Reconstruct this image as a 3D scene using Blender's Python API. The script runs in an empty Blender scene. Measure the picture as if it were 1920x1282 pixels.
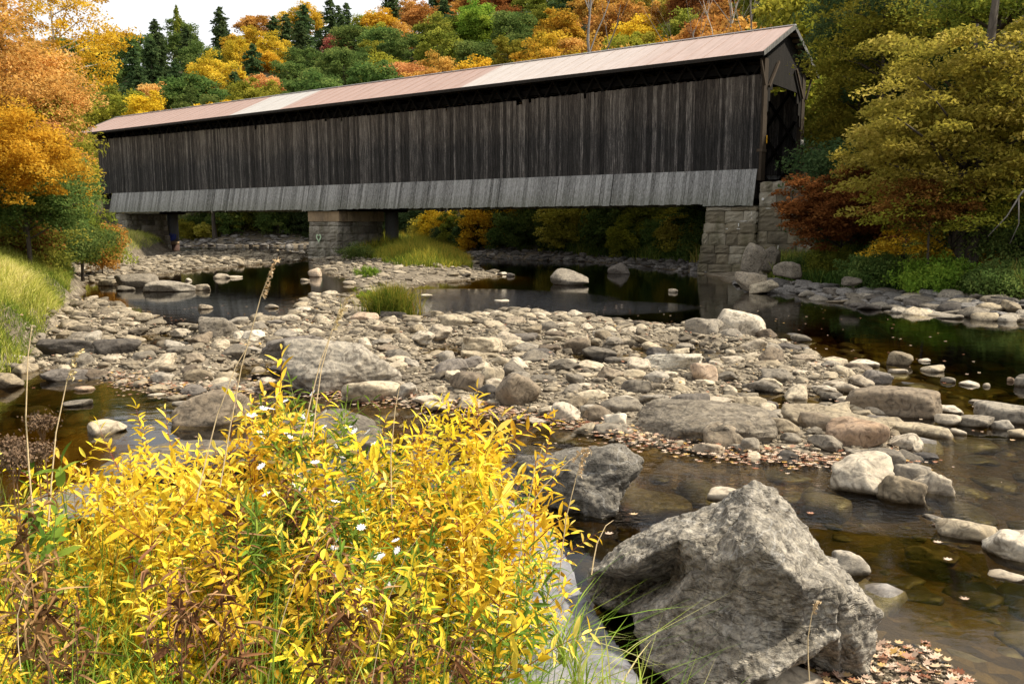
import bpy, bmesh, math, random
import numpy as np
from mathutils import Vector, Matrix

SC = bpy.context.scene
COL = SC.collection
RND = random.Random(7)
NR = np.random.default_rng(7)
R = math.radians

# ------------------------------------------------------------------ camera model
FPX, CAMH = 1600.0, 2.3
PITCH = math.atan(224 / FPX)
def ray(px, py):
    x, y = px - 960.0, 641.0 - py
    d = np.array([x, FPX * math.cos(PITCH) + y * math.sin(PITCH), -FPX * math.sin(PITCH) + y * math.cos(PITCH)])
    return d / np.linalg.norm(d)
def gp(px, py, z=0.0):
    d = ray(px, py); t = (z - CAMH) / d[2]
    return np.array([0, 0, CAMH]) + t * d
def at(px, py, D):
    """point of the place seen in direction (px, py) at horizontal distance D"""
    d = ray(px, py); t = D / math.hypot(d[0], d[1])
    return np.array([0, 0, CAMH]) + t * d
def proj(P):
    P = np.asarray(P, float); q = P - np.array([0, 0, CAMH])
    c = q[..., 1] * math.cos(PITCH) - q[..., 2] * math.sin(PITCH)
    u = q[..., 1] * math.sin(PITCH) + q[..., 2] * math.cos(PITCH)
    c = np.maximum(c, 1e-3)
    return 960 + FPX * q[..., 0] / c, 641 - FPX * u / c

# ------------------------------------------------------------------ noise
def _h(ix, iy, iz, s):
    n = (ix.astype(np.int64) * 374761393 + iy.astype(np.int64) * 668265263 + iz.astype(np.int64) * 2147483647 + s * 974634777) & 0xFFFFFFFF
    n = ((n ^ (n >> 13)) * 1274126177) & 0xFFFFFFFF
    n = ((n ^ (n >> 16)) * 2246822519) & 0xFFFFFFFF
    return ((n ^ (n >> 15)) & 0xFFFFFF) / float(0xFFFFFF)
def vnoise(P, s=0):
    i = np.floor(P).astype(np.int64); f = P - i; f = f * f * (3 - 2 * f)
    x, y, z = i[:, 0], i[:, 1], i[:, 2]; fx, fy, fz = f[:, 0], f[:, 1], f[:, 2]
    def L(a, b, t): return a + (b - a) * t
    c = [[[_h(x + a, y + b, z + d, s) for d in (0, 1)] for b in (0, 1)] for a in (0, 1)]
    r = L(L(L(c[0][0][0], c[1][0][0], fx), L(c[0][1][0], c[1][1][0], fx), fy),
          L(L(c[0][0][1], c[1][0][1], fx), L(c[0][1][1], c[1][1][1], fx), fy), fz)
    return r * 2 - 1
def fbm(P, s=0, o=4, g=0.5):
    t = 0; a = 1.0; n = 0
    for k in range(o):
        t = t + a * vnoise(P * (2.03 ** k) + k * 17.3, s + k); n += a; a *= g
    return t / n

# ------------------------------------------------------------------ object helpers
def mesh_np(name, V, F, mats=None, parent=None, smooth=False, attrs=None, mi=None):
    """V (n,3); F (m,k) int array or a list of such arrays; one mesh object"""
    me = bpy.data.meshes.new(name)
    if not isinstance(F, list): F = [F]
    F = [f for f in F if len(f)]
    nv = len(V); me.vertices.add(nv); me.vertices.foreach_set('co', np.ascontiguousarray(V, dtype=np.float32).ravel())
    lt = np.concatenate([f.ravel() for f in F]).astype(np.int32)
    cnt = np.concatenate([np.full(len(f), f.shape[1], np.int32) for f in F])
    st = np.concatenate([[0], np.cumsum(cnt)[:-1]]).astype(np.int32)
    me.loops.add(len(lt)); me.loops.foreach_set('vertex_index', lt)
    me.polygons.add(len(cnt)); me.polygons.foreach_set('loop_start', st); me.polygons.foreach_set('loop_total', cnt)
    if smooth: me.polygons.foreach_set('use_smooth', np.ones(len(cnt), bool))
    for k, (v, dom) in (attrs or {}).items():
        a = me.attributes.new(k, 'FLOAT', dom); a.data.foreach_set('value', np.asarray(v, np.float32))
    for m in (mats if isinstance(mats, (list, tuple)) else [mats] if mats else []): me.materials.append(m)
    if mi is not None: me.polygons.foreach_set('material_index', np.asarray(mi, np.int32))
    me.update(calc_edges=True)
    o = bpy.data.objects.new(name, me); COL.objects.link(o)
    if parent is not None: o.parent = parent
    return o
def empty(name, loc=(0, 0, 0), rz=0.0):
    o = bpy.data.objects.new(name, None); COL.objects.link(o)
    o.location = loc; o.rotation_euler = (0, 0, rz); o.empty_display_size = 0.2
    return o
def tag(o, label=None, cat=None, group=None, kind=None):
    if label: o['label'] = label
    if cat: o['category'] = cat
    if group: o['group'] = group
    if kind: o['kind'] = kind
    return o

class MB:
    """collects boxes, tubes and polygons into one mesh"""
    def __init__(s): s.v = []; s.f = []; s.a = []; s.n = 0
    def add(s, V, F, a=0.0):
        for f in F: s.f.append([i + s.n for i in f]); s.a.append(a)
        s.v.extend([tuple(p) for p in V]); s.n += len(V); return s
    def box(s, x0, x1, y0, y1, z0, z1, a=0.0):
        V = [(x0, y0, z0), (x1, y0, z0), (x1, y1, z0), (x0, y1, z0), (x0, y0, z1), (x1, y0, z1), (x1, y1, z1), (x0, y1, z1)]
        return s.add(V, [(0, 3, 2, 1), (4, 5, 6, 7), (0, 1, 5, 4), (1, 2, 6, 5), (2, 3, 7, 6), (3, 0, 4, 7)], a)
    def hexa(s, B, T, a=0.0):
        V = list(B) + list(T)
        return s.add(V, [(0, 3, 2, 1), (4, 5, 6, 7), (0, 1, 5, 4), (1, 2, 6, 5), (2, 3, 7, 6), (3, 0, 4, 7)], a)
    def bar(s, p, q, w, h, up=(0, 0, 1), a=0.0):
        p, q = Vector(p), Vector(q); d = (q - p).normalized(); u = Vector(up)
        sx = d.cross(u); sx = sx.normalized() if sx.length > 1e-4 else Vector((1, 0, 0)); sy = sx.cross(d).normalized()
        B = [p + sx * i * w / 2 + sy * j * h / 2 for i, j in ((-1, -1), (1, -1), (1, 1), (-1, 1))]
        T = [b + (q - p) for b in B]
        return s.hexa(B, T, a)
    def tube(s, pts, rad, n=6, a=0.0, cap=True):
        pts = [Vector(p) for p in pts]; V = []; F = []
        prev = None
        for i, p in enumerate(pts):
            d = (pts[min(i + 1, len(pts) - 1)] - pts[max(i - 1, 0)])
            d = d.normalized() if d.length > 1e-9 else Vector((0, 0, 1))
            x = d.cross(Vector((0.31, 0.17, 1))) if prev is None else prev - d * prev.dot(d)
            x = x.normalized() if x.length > 1e-6 else Vector((1, 0, 0)); prev = x; y = d.cross(x)
            r = rad[i] if hasattr(rad, '__len__') else rad
            for k in range(n):
                t = 2 * math.pi * k / n; V.append(p + (x * math.cos(t) + y * math.sin(t)) * r)
        for i in range(len(pts) - 1):
            for k in range(n): F.append((i * n + k, i * n + (k + 1) % n, (i + 1) * n + (k + 1) % n, (i + 1) * n + k))
        if cap: F.append(tuple(range(n))[::-1]); F.append(tuple(range((len(pts) - 1) * n, len(pts) * n)))
        return s.add(V, F, a)
    def build(s, name, mat, parent=None, smooth=False):
        me = bpy.data.meshes.new(name); me.from_pydata(s.v, [], s.f)
        at_ = me.attributes.new('tone', 'FLOAT', 'FACE'); at_.data.foreach_set('value', np.asarray(s.a, np.float32))
        if mat: me.materials.append(mat)
        if smooth: me.polygons.foreach_set('use_smooth', np.ones(len(s.f), bool))
        me.update()
        o = bpy.data.objects.new(name, me); COL.objects.link(o)
        if parent is not None: o.parent = parent
        return o

# ------------------------------------------------------------------ materials
def newmat(name):
    m = bpy.data.materials.new(name); m.use_nodes = True; nt = m.node_tree; nt.nodes.clear()
    return m, nt
def N(nt, t, **k):
    n = nt.nodes.new(t)
    for a, b in k.items():
        if a == 'inp':
            for i, v in b.items(): n.inputs[i].default_value = v
        else: setattr(n, a, b)
    return n
def ramp(nt, fac, stops, interp='LINEAR'):
    r = N(nt, 'ShaderNodeValToRGB'); r.color_ramp.interpolation = interp
    e = r.color_ramp.elements
    while len(e) > 1: e.remove(e[-1])
    e[0].position = stops[0][0]; e[0].color = tuple(stops[0][1]) + (1,)
    for p, c in stops[1:]:
        x = e.new(p); x.color = tuple(c) + (1,)
    nt.links.new(fac, r.inputs[0]); return r.outputs[0]
def mix(nt, fac, a, b, mode='MIX'):
    m = N(nt, 'ShaderNodeMix', data_type='RGBA', blend_type=mode)
    for s, v in ((0, fac), (6, a), (7, b)):
        if hasattr(v, 'links'): nt.links.new(v, m.inputs[s])
        elif s == 0: m.inputs[0].default_value = v
        else: m.inputs[s].default_value = tuple(v) + (1,) if len(v) == 3 else v
    return m.outputs[2]
def math_(nt, op, a, b=None, clamp=False):
    m = N(nt, 'ShaderNodeMath', operation=op, use_clamp=clamp)
    for i, v in enumerate((a, b)):
        if v is None: continue
        if hasattr(v, 'links'): nt.links.new(v, m.inputs[i])
        else: m.inputs[i].default_value = v
    return m.outputs[0]
def noise(nt, vec, scale, detail=4, rough=0.55, dist=0.0):
    n = N(nt, 'ShaderNodeTexNoise', inp={'Scale': scale, 'Detail': detail, 'Roughness': rough, 'Distortion': dist})
    if vec is not None: nt.links.new(vec, n.inputs['Vector'])
    return n.outputs['Fac']
def mapping(nt, vec, scale=(1, 1, 1), rot=(0, 0, 0)):
    m = N(nt, 'ShaderNodeMapping'); m.inputs['Scale'].default_value = scale; m.inputs['Rotation'].default_value = rot
    nt.links.new(vec, m.inputs['Vector']); return m.outputs[0]
def finish(nt, col, rough=0.85, bump=None, bstr=0.3, bdist=0.02, spec=0.3):
    b = N(nt, 'ShaderNodeBsdfPrincipled'); o = N(nt, 'ShaderNodeOutputMaterial')
    if hasattr(col, 'links'): nt.links.new(col, b.inputs['Base Color'])
    else: b.inputs['Base Color'].default_value = tuple(col) + (1,)
    if hasattr(rough, 'links'): nt.links.new(rough, b.inputs['Roughness'])
    else: b.inputs['Roughness'].default_value = rough
    b.inputs['Specular IOR Level'].default_value = spec
    if bump is not None:
        n = N(nt, 'ShaderNodeBump', inp={'Strength': bstr, 'Distance': bdist}); nt.links.new(bump, n.inputs['Height']); nt.links.new(n.outputs[0], b.inputs['Normal'])
    nt.links.new(b.outputs[0], o.inputs[0]); return b

def rock_mat(name, stops, fleck=0.25, band=0.0, scale=1.0, bstr=0.5, attr=False, moss=0.0, cracks=0.0):
    m, nt = newmat(name)
    tc = N(nt, 'ShaderNodeTexCoord').outputs['Object']; geo = N(nt, 'ShaderNodeNewGeometry')
    if not attr:
        ofs = N(nt, 'ShaderNodeVectorMath', operation='ADD'); cb = N(nt, 'ShaderNodeCombineXYZ'); nt.links.new(math_(nt, 'MULTIPLY', N(nt, 'ShaderNodeObjectInfo').outputs['Random'], 60.0), cb.inputs[0])
        nt.links.new(tc, ofs.inputs[0]); nt.links.new(cb.outputs[0], ofs.inputs[1]); tc = ofs.outputs[0]
    n1 = noise(nt, tc, 5 * scale, 8, 0.68, 0.7); nL = noise(nt, tc, 9 * scale, 4, 0.6, 1.5)
    n2 = noise(nt, tc, 38 * scale, 5, 0.7)
    vec = mapping(nt, tc, (3 * scale, 3 * scale, 22 * scale), (0.35, 0.2, 0.1)); n3 = noise(nt, vec, 1.6, 5, 0.6, 0.6)
    f = math_(nt, 'ADD', math_(nt, 'MULTIPLY', n1, 1 - band), math_(nt, 'MULTIPLY', n3, band))
    if attr:
        at_ = N(nt, 'ShaderNodeAttribute', attribute_name='tone').outputs['Fac']
    else:
        at_ = N(nt, 'ShaderNodeObjectInfo').outputs['Random']
    f = math_(nt, 'ADD', math_(nt, 'MULTIPLY', f, 0.55), math_(nt, 'MULTIPLY', at_, 0.45))
    col = ramp(nt, f, stops)
    sp = ramp(nt, n2, [(0.3, (0.45, 0.45, 0.45)), (0.5, (1, 1, 1)), (0.72, (1.35, 1.32, 1.25))])
    col = mix(nt, fleck * 2, col, sp, 'MULTIPLY')
    col = mix(nt, 0.85, col, ramp(nt, nL, [(0.36, (0.42, 0.39, 0.36)), (0.47, (0.9, 0.9, 0.9)), (0.64, (1.3, 1.27, 1.2))]), 'MULTIPLY')
    if moss:
        mm = ramp(nt, noise(nt, tc, 2.2, 5, 0.7), [(0.52, (0, 0, 0)), (0.62, (1, 1, 1))])
        col = mix(nt, math_(nt, 'MULTIPLY', mm, moss), col, (0.07, 0.075, 0.025))
    sep = N(nt, 'ShaderNodeSeparateXYZ'); nt.links.new(geo.outputs['Position'], sep.inputs[0])
    zz = math_(nt, 'ADD', sep.outputs[2], math_(nt, 'MULTIPLY', n1, -0.05))
    wet = ramp(nt, math_(nt, 'ADD', zz, 0.5), [(0.486, (1, 1, 1)), (0.506, (0, 0, 0))])
    col = mix(nt, math_(nt, 'MULTIPLY', wet, 0.72), col, mix(nt, 1.0, col, (0.25, 0.2, 0.14), 'MULTIPLY'))
    ck = None
    if cracks:
        nc = noise(nt, mapping(nt, tc, (1, .8, 2.6), (.6, .35, .2)), 1.5 * scale, 4, 0.6, 0.15); ck = ramp(nt, math_(nt, 'ABSOLUTE', math_(nt, 'SUBTRACT', nc, 0.5)), [(0.0, (0, 0, 0)), (0.003, (0.2, 0.2, 0.2)), (0.012, (1, 1, 1))])
        col = mix(nt, cracks, col, mix(nt, 1.0, col, mix(nt, ck, (0.28, 0.25, 0.22), (1, 1, 1)), 'MULTIPLY'))
        nv = noise(nt, mapping(nt, tc, (1.2, 1, 1), (.2, .9, .4)), 0.9 * scale, 3, 0.5, 1.0); vn = ramp(nt, math_(nt, 'ABSOLUTE', math_(nt, 'SUBTRACT', nv, 0.47)), [(0.0, (1, 1, 1)), (0.0025, (1, 1, 1)), (0.005, (0, 0, 0))]); col = mix(nt, math_(nt, 'MULTIPLY', vn, 0.22), col, (0.66, 0.65, 0.62))
    bmp = math_(nt, 'ADD', math_(nt, 'MULTIPLY', n1, 0.6), math_(nt, 'MULTIPLY', n2, 0.25)); bmp = math_(nt, 'ADD', bmp, math_(nt, 'MULTIPLY', n3, band))
    if ck is not None: bmp = math_(nt, 'ADD', bmp, math_(nt, 'MULTIPLY', ck, 0.2))
    rgh = ramp(nt, wet, [(0, (0.9, 0.9, 0.9)), (1, (0.4, 0.4, 0.4))])
    finish(nt, col, rgh, bmp, bstr, 0.04, 0.3)
    return m
def leaf_mat(name, cols, trans=0.4, vary=0.25, spots=0):
    m, nt = newmat(name)
    a = N(nt, 'ShaderNodeAttribute', attribute_name='var').outputs['Fac']
    col = ramp(nt, a, [(i / (len(cols) - 1), c) for i, c in enumerate(cols)])
    if spots:
        sn = noise(nt, N(nt, 'ShaderNodeTexCoord').outputs['Object'], spots, 4, 0.7); col = mix(nt, ramp(nt, sn, [(0.60, (0, 0, 0)), (0.70, (.8, .8, .8))]), col, (0.30, 0.15, 0.04))
    oi = N(nt, 'ShaderNodeObjectInfo').outputs['Random']
    hs = N(nt, 'ShaderNodeHueSaturation')
    nt.links.new(col, hs.inputs['Color'])
    nt.links.new(math_(nt, 'ADD', math_(nt, 'MULTIPLY', oi, 0.03), 0.485), hs.inputs['Hue'])
    nt.links.new(math_(nt, 'ADD', math_(nt, 'MULTIPLY', oi, vary), 1 - vary / 2), hs.inputs['Value'])
    d = N(nt, 'ShaderNodeBsdfDiffuse'); t = N(nt, 'ShaderNodeBsdfTranslucent'); x = N(nt, 'ShaderNodeMixShader', inp={0: trans}); o = N(nt, 'ShaderNodeOutputMaterial')
    nt.links.new(hs.outputs[0], d.inputs[0]); nt.links.new(hs.outputs[0], t.inputs[0])
    nt.links.new(d.outputs[0], x.inputs[1]); nt.links.new(t.outputs[0], x.inputs[2]); nt.links.new(x.outputs[0], o.inputs[0])
    return m
def flat_mat(name, col, rough=0.8, nz=0.0, scale=20):
    m, nt = newmat(name)
    tc = N(nt, 'ShaderNodeTexCoord').outputs['Object']; n = noise(nt, tc, scale, 5, 0.65)
    c = mix(nt, 1.0, col, ramp(nt, n, [(0.25, (1 - nz,) * 3), (0.75, (1 + nz,) * 3)]), 'MULTIPLY')
    finish(nt, c, rough, n, 0.3, 0.01); return m

M = {}
M['sandy'] = rock_mat('sandy_stone', [(0.2, (0.13, 0.10, 0.065)), (0.5, (0.29, 0.24, 0.165)), (0.8, (0.48, 0.41, 0.30))], 0.25)
M['grey'] = rock_mat('grey_stone', [(0.2, (0.09, 0.077, 0.06)), (0.5, (0.20, 0.173, 0.135)), (0.8, (0.34, 0.305, 0.25))], 0.3, 0.3)
M['dark'] = rock_mat('dark_stone', [(0.2, (0.045, 0.04, 0.035)), (0.5, (0.11, 0.095, 0.08)), (0.8, (0.20, 0.175, 0.15))], 0.3, 0.3)
M['brown'] = rock_mat('brown_stone', [(0.2, (0.08, 0.06, 0.042)), (0.5, (0.18, 0.142, 0.10)), (0.8, (0.31, 0.255, 0.185))], 0.25, 0.2)
M['pale'] = rock_mat('pale_stone', [(0.2, (0.24, 0.195, 0.14)), (0.5, (0.40, 0.345, 0.265)), (0.8, (0.56, 0.505, 0.41))], 0.2)
M['pink'] = rock_mat('pinkish_stone', [(0.2, (0.24, 0.16, 0.10)), (0.5, (0.40, 0.30, 0.215)), (0.8, (0.54, 0.45, 0.34))], 0.2)
M['layered'] = rock_mat('layered_stone', [(0.25, (0.12, 0.10, 0.075)), (0.42, (0.30, 0.26, 0.20)), (0.6, (0.46, 0.42, 0.34))], 0.35, 0.6, 1.0, 0.8)
M['bigrock'] = rock_mat('schist', [(0.22, (0.09, 0.078, 0.06)), (0.34, (0.34, 0.31, 0.26)), (0.44, (0.54, 0.51, 0.455)), (0.53, (0.58, 0.52, 0.42)), (0.66, (0.72, 0.69, 0.62))], 0.5, 0.3, 1.5, 1.0, cracks=.22)
M['craggy'] = rock_mat('dark_schist', [(0.26, (0.03, 0.026, 0.022)), (0.4, (0.09, 0.08, 0.066)), (0.54, (0.17, 0.155, 0.13)), (0.68, (0.34, 0.32, 0.28))], 0.5, 0.2, 1.5, 1.0, cracks=.4)
M['bedrock'] = rock_mat('bedrock', [(0.3, (0.17, 0.17, 0.185)), (0.5, (0.245, 0.245, 0.265)), (0.7, (0.30, 0.30, 0.32))], 0.12, 0.3, .8, .4)
M['gravel'] = rock_mat('small_stones', [(0.15, (0.045, 0.037, 0.028)), (0.38, (0.145, 0.12, 0.085)), (0.6, (0.31, 0.26, 0.185)), (0.85, (0.52, 0.455, 0.35))], 0.2, attr=True)
M['riprap'] = rock_mat('bank_stones', [(0.15, (0.05, 0.046, 0.042)), (0.45, (0.15, 0.14, 0.13)), (0.8, (0.30, 0.28, 0.26))], 0.25, attr=True)

LC = {
 'dkgreen': [(0.025, 0.045, 0.018), (0.06, 0.095, 0.035), (0.11, 0.15, 0.055)],
 'green': [(0.045, 0.08, 0.02), (0.10, 0.15, 0.038), (0.19, 0.23, 0.06)],
 'olive': [(0.06, 0.08, 0.014), (0.18, 0.20, 0.03), (0.35, 0.33, 0.055)],
 'ygreen': [(0.10, 0.12, 0.015), (0.24, 0.23, 0.03), (0.38, 0.33, 0.045)],
 'lime': [(0.09, 0.16, 0.02), (0.18, 0.28, 0.035), (0.33, 0.40, 0.05)],
 'yellow': [(0.26, 0.15, 0.012), (0.55, 0.34, 0.025), (0.74, 0.50, 0.06)],
 'gold': [(0.17, 0.16, 0.022), (0.50, 0.32, 0.03), (0.68, 0.47, 0.07)],
 'orange': [(0.20, 0.13, 0.03), (0.46, 0.235, 0.05), (0.60, 0.37, 0.11)],
 'peach': [(0.26, 0.14, 0.035), (0.60, 0.31, 0.10), (0.76, 0.46, 0.18)],
 'rust': [(0.08, 0.04, 0.012), (0.22, 0.09, 0.025), (0.38, 0.18, 0.05)],
 'red': [(0.22, 0.09, 0.05), (0.46, 0.16, 0.10), (0.62, 0.30, 0.20)],
 'tan': [(0.13, 0.13, 0.02), (0.34, 0.29, 0.045), (0.54, 0.44, 0.11)],
}
for k, c in LC.items(): M['l_' + k] = leaf_mat(k + '_leaves', [tuple(min(.82, v * 1.18) for v in q) for q in c], .45)
def bark_mat(name, c0, c1):
    m, nt = newmat(name); tc = N(nt, 'ShaderNodeTexCoord').outputs['Object']
    n = noise(nt, mapping(nt, tc, (9, 9, 2)), 1.5, 5, 0.6, 0.5); finish(nt, ramp(nt, n, [(0.3, c0), (0.7, c1)]), 0.9, n, 0.6, 0.03); return m
M['bark'] = bark_mat('bark', (0.035, 0.028, 0.02), (0.10, 0.08, 0.06))
M['greybark'] = bark_mat('grey_bark', (0.09, 0.08, 0.07), (0.25, 0.225, 0.195))
M['birch'] = bark_mat('birch_bark', (0.25, 0.22, 0.18), (0.72, 0.68, 0.60))
# ------------------------------------------------------------------ terrain
def P2(pts, z=0.0): return np.array([gp(x, y, z)[:2] for x, y in pts])
def seg_sd(P, poly):
    """signed distance to a closed polygon, positive inside"""
    d2 = np.full(len(P), 1e18); ins = np.zeros(len(P), bool); n = len(poly)
    for i in range(n):
        a, b = poly[i], poly[(i + 1) % n]; ab = b - a
        t = np.clip(((P - a) @ ab) / max(ab @ ab, 1e-9), 0, 1); q = P - a - t[:, None] * ab
        d2 = np.minimum(d2, (q * q).sum(1))
        c = ((a[1] > P[:, 1]) != (b[1] > P[:, 1]))
        with np.errstate(divide='ignore', invalid='ignore'):
            xx = (b[0] - a[0]) * (P[:, 1] - a[1]) / (b[1] - a[1]) + a[0]
        ins ^= c & (P[:, 0] < xx)
    d = np.sqrt(d2); return np.where(ins, d, -d)

BAR = P2([(40, 690), (75, 640), (110, 600), (150, 562), (200, 566), (250, 590), (330, 604), (420, 606), (520, 600), (560, 580), (590, 552),
          (650, 556), (690, 592), (790, 592), (860, 596), (960, 584), (1060, 592), (1180, 606), (1290, 612), (1380, 622), (1470, 640), (1530, 668),
          (1600, 690), (1640, 705), (1580, 730), (1500, 742), (1440, 726), (1370, 735), (1420, 760), (1470, 790), (1560, 760), (1640, 775), (1700, 830),
          (1690, 868), (1640, 885), (1560, 870), (1450, 862), (1330, 850), (1180, 828), (1090, 800), (980, 782), (900, 772), (800, 762), (700, 750),
          (600, 742), (520, 728), (420, 738), (300, 732), (210, 708), (110, 700)])
HOLLOW = [P2([(225, 640), (300, 630), (345, 650), (265, 662)]), P2([(470, 690), (530, 686), (525, 712), (450, 716)]), P2([(820, 660), (868, 650), (880, 668), (830, 678)]), P2([(300, 585), (400, 592), (440, 612), (360, 618), (290, 606)]), P2([(1210, 655), (1290, 648), (1330, 668), (1300, 690), (1230, 676)]), P2([(1100, 668), (1180, 672), (1150, 690), (1090, 684)])]
SPIT = P2([(1560, 1228), (1640, 1205), (1730, 1225), (1800, 1262), (1840, 1330), (1500, 1340)])
ISLE = P2([(575, 478), (640, 470), (760, 452), (850, 460), (888, 488), (900, 506), (945, 514), (900, 524), (800, 530), (745, 548), (690, 552), (660, 530), (600, 505)])
STRIP = P2([(110, 532), (125, 508), (250, 490), (330, 474), (470, 472), (575, 476), (560, 489), (440, 500), (330, 510), (260, 522), (180, 530)])
LEFT = np.vstack([P2([(-260, 740), (0, 700), (45, 680), (75, 640), (108, 598), (140, 560), (150, 535), (130, 512), (240, 492), (322, 472), (300, 464)]), np.array([[-30, 76], [-50, 80], [-120, 84], [-400, 90], [-400, 12]])])
NEAR = np.array([[-14, -40], [-14, 3.9], [-6, 4.5], [-3.6, 4.4], [-2.0, 4.05], [-1.0, 3.85], [-0.3, 3.5], [0.15, 2.9], [0.5, 2.1], [0.8, 1.0], [1.3, -1], [8, -6], [400, -10], [400, -40]])
FARL = np.vstack([np.array([[400, 8], [26, 16]]), P2([(1990, 606), (1800, 590), (1690, 580), (1590, 566), (1500, 552), (1440, 546), (1385, 534), (1320, 512), (1250, 505), (1160, 496), (1080, 490), (980, 487), (870, 484), (800, 474), (740, 465), (640, 461), (560, 461.5), (450, 461), (345, 461), (300, 458)]),
                 np.array([[-60, 92], [-120, 96], [-400, 104], [-400, 400], [400, 400]])])
RIPPLE_C = gp(860, 560)
def ground(P, detail=True):
    P = np.asarray(P, float)
    Z = np.zeros((len(P), 1)); P3 = np.hstack([P, Z])
    n1 = fbm(P3 * 0.7, 3, 3); n2 = fbm(P3 * 3.1, 9, 3)
    x, y = P[:, 0], P[:, 1]
    bed = -0.42 + 0.12 * n1 + 0.05 * n2 - 0.5 * np.clip((x + 2) / 10, 0, 1) * np.clip((y - 15) / 12, 0, 1)
    bed = np.where((y < 12) & (x > 1), bed + 0.12, bed)
    def feat(poly, slope, top, wob=0.3, out=0.16):
        sd = seg_sd(P, poly) + wob * n1
        return np.where(sd > 0, top * (1 - np.exp(-np.maximum(sd, 0) * slope / top)), np.maximum(sd * out, -3)), sd
    h, sdb = feat(BAR, 0.16, 0.16, 0.25)
    for q in HOLLOW:
        s = seg_sd(P, q); h = np.where(s > -0.5, np.minimum(h, 0.0 - 0.35 * (s + 0.3)), h)
    h = h + np.where(sdb > 0, 0.03 * n2, 0)
    h2, _ = feat(SPIT, 0.1, 0.05, 0.1); h = np.maximum(h, h2)
    h2, s2 = feat(ISLE, 0.15, 0.45, 0.5, 0.1); h = np.maximum(h, h2)
    h2, _ = feat(STRIP, 0.12, 0.2, 0.4, 0.1); h = np.maximum(h, h2)
    h2, s3 = feat(LEFT, 1.7, 1.5, 0.3, 0.3)
    h2 = h2 + np.where(s3 > 5, 0.12 * (s3 - 5), 0) * np.where(s3 > 35, 35 / np.maximum(s3, 1), 1); h = np.maximum(h, h2)
    h2, _ = feat(NEAR, 0.75, 0.55, 0.05, 0.35); h = np.maximum(h, h2)
    sd = seg_sd(P, FARL) + 0.5 * n1
    az = np.degrees(np.arctan2(x, np.maximum(y, 1)))
    sl = np.interp(az, [-30, -24, -15, -10, 0, 12, 30], [0.30, 0.325, 0.365, 0.385, 0.42, 0.46, 0.5])
    far = np.where(sd < 4, np.maximum(sd, 0) * 0.12 * (1 + 0.3 * n1), 0.48 + sl * np.minimum(np.maximum(sd - 4, 0), 112) + 1.2 * n1 * np.clip((sd - 4) / 10, 0, 1))
    far = np.where(sd < 0, np.maximum(sd * 0.22, -3), far)
    h = np.maximum(h, far)
    return np.maximum(h, bed)
def gz(x, y): return float(ground(np.array([[x, y]]))[0])

def axis(segs):
    out = [segs[0][0]]
    for a, b, s0, s1 in segs:
        p = a
        while p < b - 1e-6:
            t = (p - a) / (b - a); p = min(b, p + s0 + (s1 - s0) * t); out.append(p)
    return np.array(out)
ys = axis([(-38, 2, 4, 0.2), (2, 13, 0.07, 0.08), (13, 42, 0.09, 0.3), (42, 90, 0.35, 1.2), (90, 395, 1.5, 12)])
xr = axis([(0, 9, 0.075, 0.09), (9, 26, 0.1, 0.4), (26, 395, 0.5, 14)]); xs = np.concatenate([-xr[::-1][:-1], xr])
X, Y = np.meshgrid(xs, ys); P = np.stack([X.ravel(), Y.ravel()], 1)
Zg = ground(P); Vt = np.column_stack([P, Zg]); nx, ny = len(xs), len(ys)
I = np.arange(nx * ny).reshape(ny, nx); Ft = np.stack([I[:-1, :-1], I[:-1, 1:], I[1:, 1:], I[1:, :-1]], -1).reshape(-1, 4)
soil = np.clip(np.maximum.reduce([seg_sd(P, FARL) / 4 - 1.0, seg_sd(P, LEFT) / 1.5, (seg_sd(P, NEAR) + .2) * 3]), 0, 1)
tm, nt = newmat('river_bed')
geo = N(nt, 'ShaderNodeNewGeometry').outputs['Position']
a_ = N(nt, 'ShaderNodeAttribute', attribute_name='soil').outputs['Fac']
v1 = N(nt, 'ShaderNodeTexVoronoi', inp={'Scale': 9.0}); nt.links.new(geo, v1.inputs['Vector'])
n1 = noise(nt, geo, 2.5, 6, 0.65); n2 = noise(nt, geo, 30, 4, 0.7)
cs = N(nt, 'ShaderNodeSeparateColor'); nt.links.new(v1.outputs['Color'], cs.inputs[0])
stone = ramp(nt, math_(nt, 'ADD', math_(nt, 'MULTIPLY', cs.outputs[0], 0.35), math_(nt, 'MULTIPLY', n1, 0.65)), [(0.25, (0.07, 0.055, 0.038)), (0.5, (0.16, 0.13, 0.09)), (0.75, (0.30, 0.25, 0.18))])
dirt = ramp(nt, n1, [(0.3, (0.03, 0.028, 0.012)), (0.55, (0.07, 0.06, 0.025)), (0.75, (0.14, 0.10, 0.045))])
c = mix(nt, a_, stone, dirt); c = mix(nt, 0.5, c, ramp(nt, n2, [(0.3, (0.6, 0.6, 0.6)), (0.7, (1.3, 1.3, 1.3))]), 'MULTIPLY')
sp = N(nt, 'ShaderNodeSeparateXYZ'); nt.links.new(geo, sp.inputs[0])
wet = ramp(nt, math_(nt, 'ADD', sp.outputs[2], 0.5), [(0.5, (0.42, 0.34, 0.22)), (0.54, (1, 1, 1))])
c = mix(nt, 1.0, c, wet, 'MULTIPLY')
finish(nt, c, 0.9, math_(nt, 'ADD', math_(nt, 'MULTIPLY', v1.outputs['Distance'], -0.8), n2), 0.7, 0.04)
tag(mesh_np('ground', Vt, Ft, tm, smooth=True, attrs={'soil': (soil, 'POINT')}), 'river bed, gravel bars and wooded banks', kind='structure')

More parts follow.
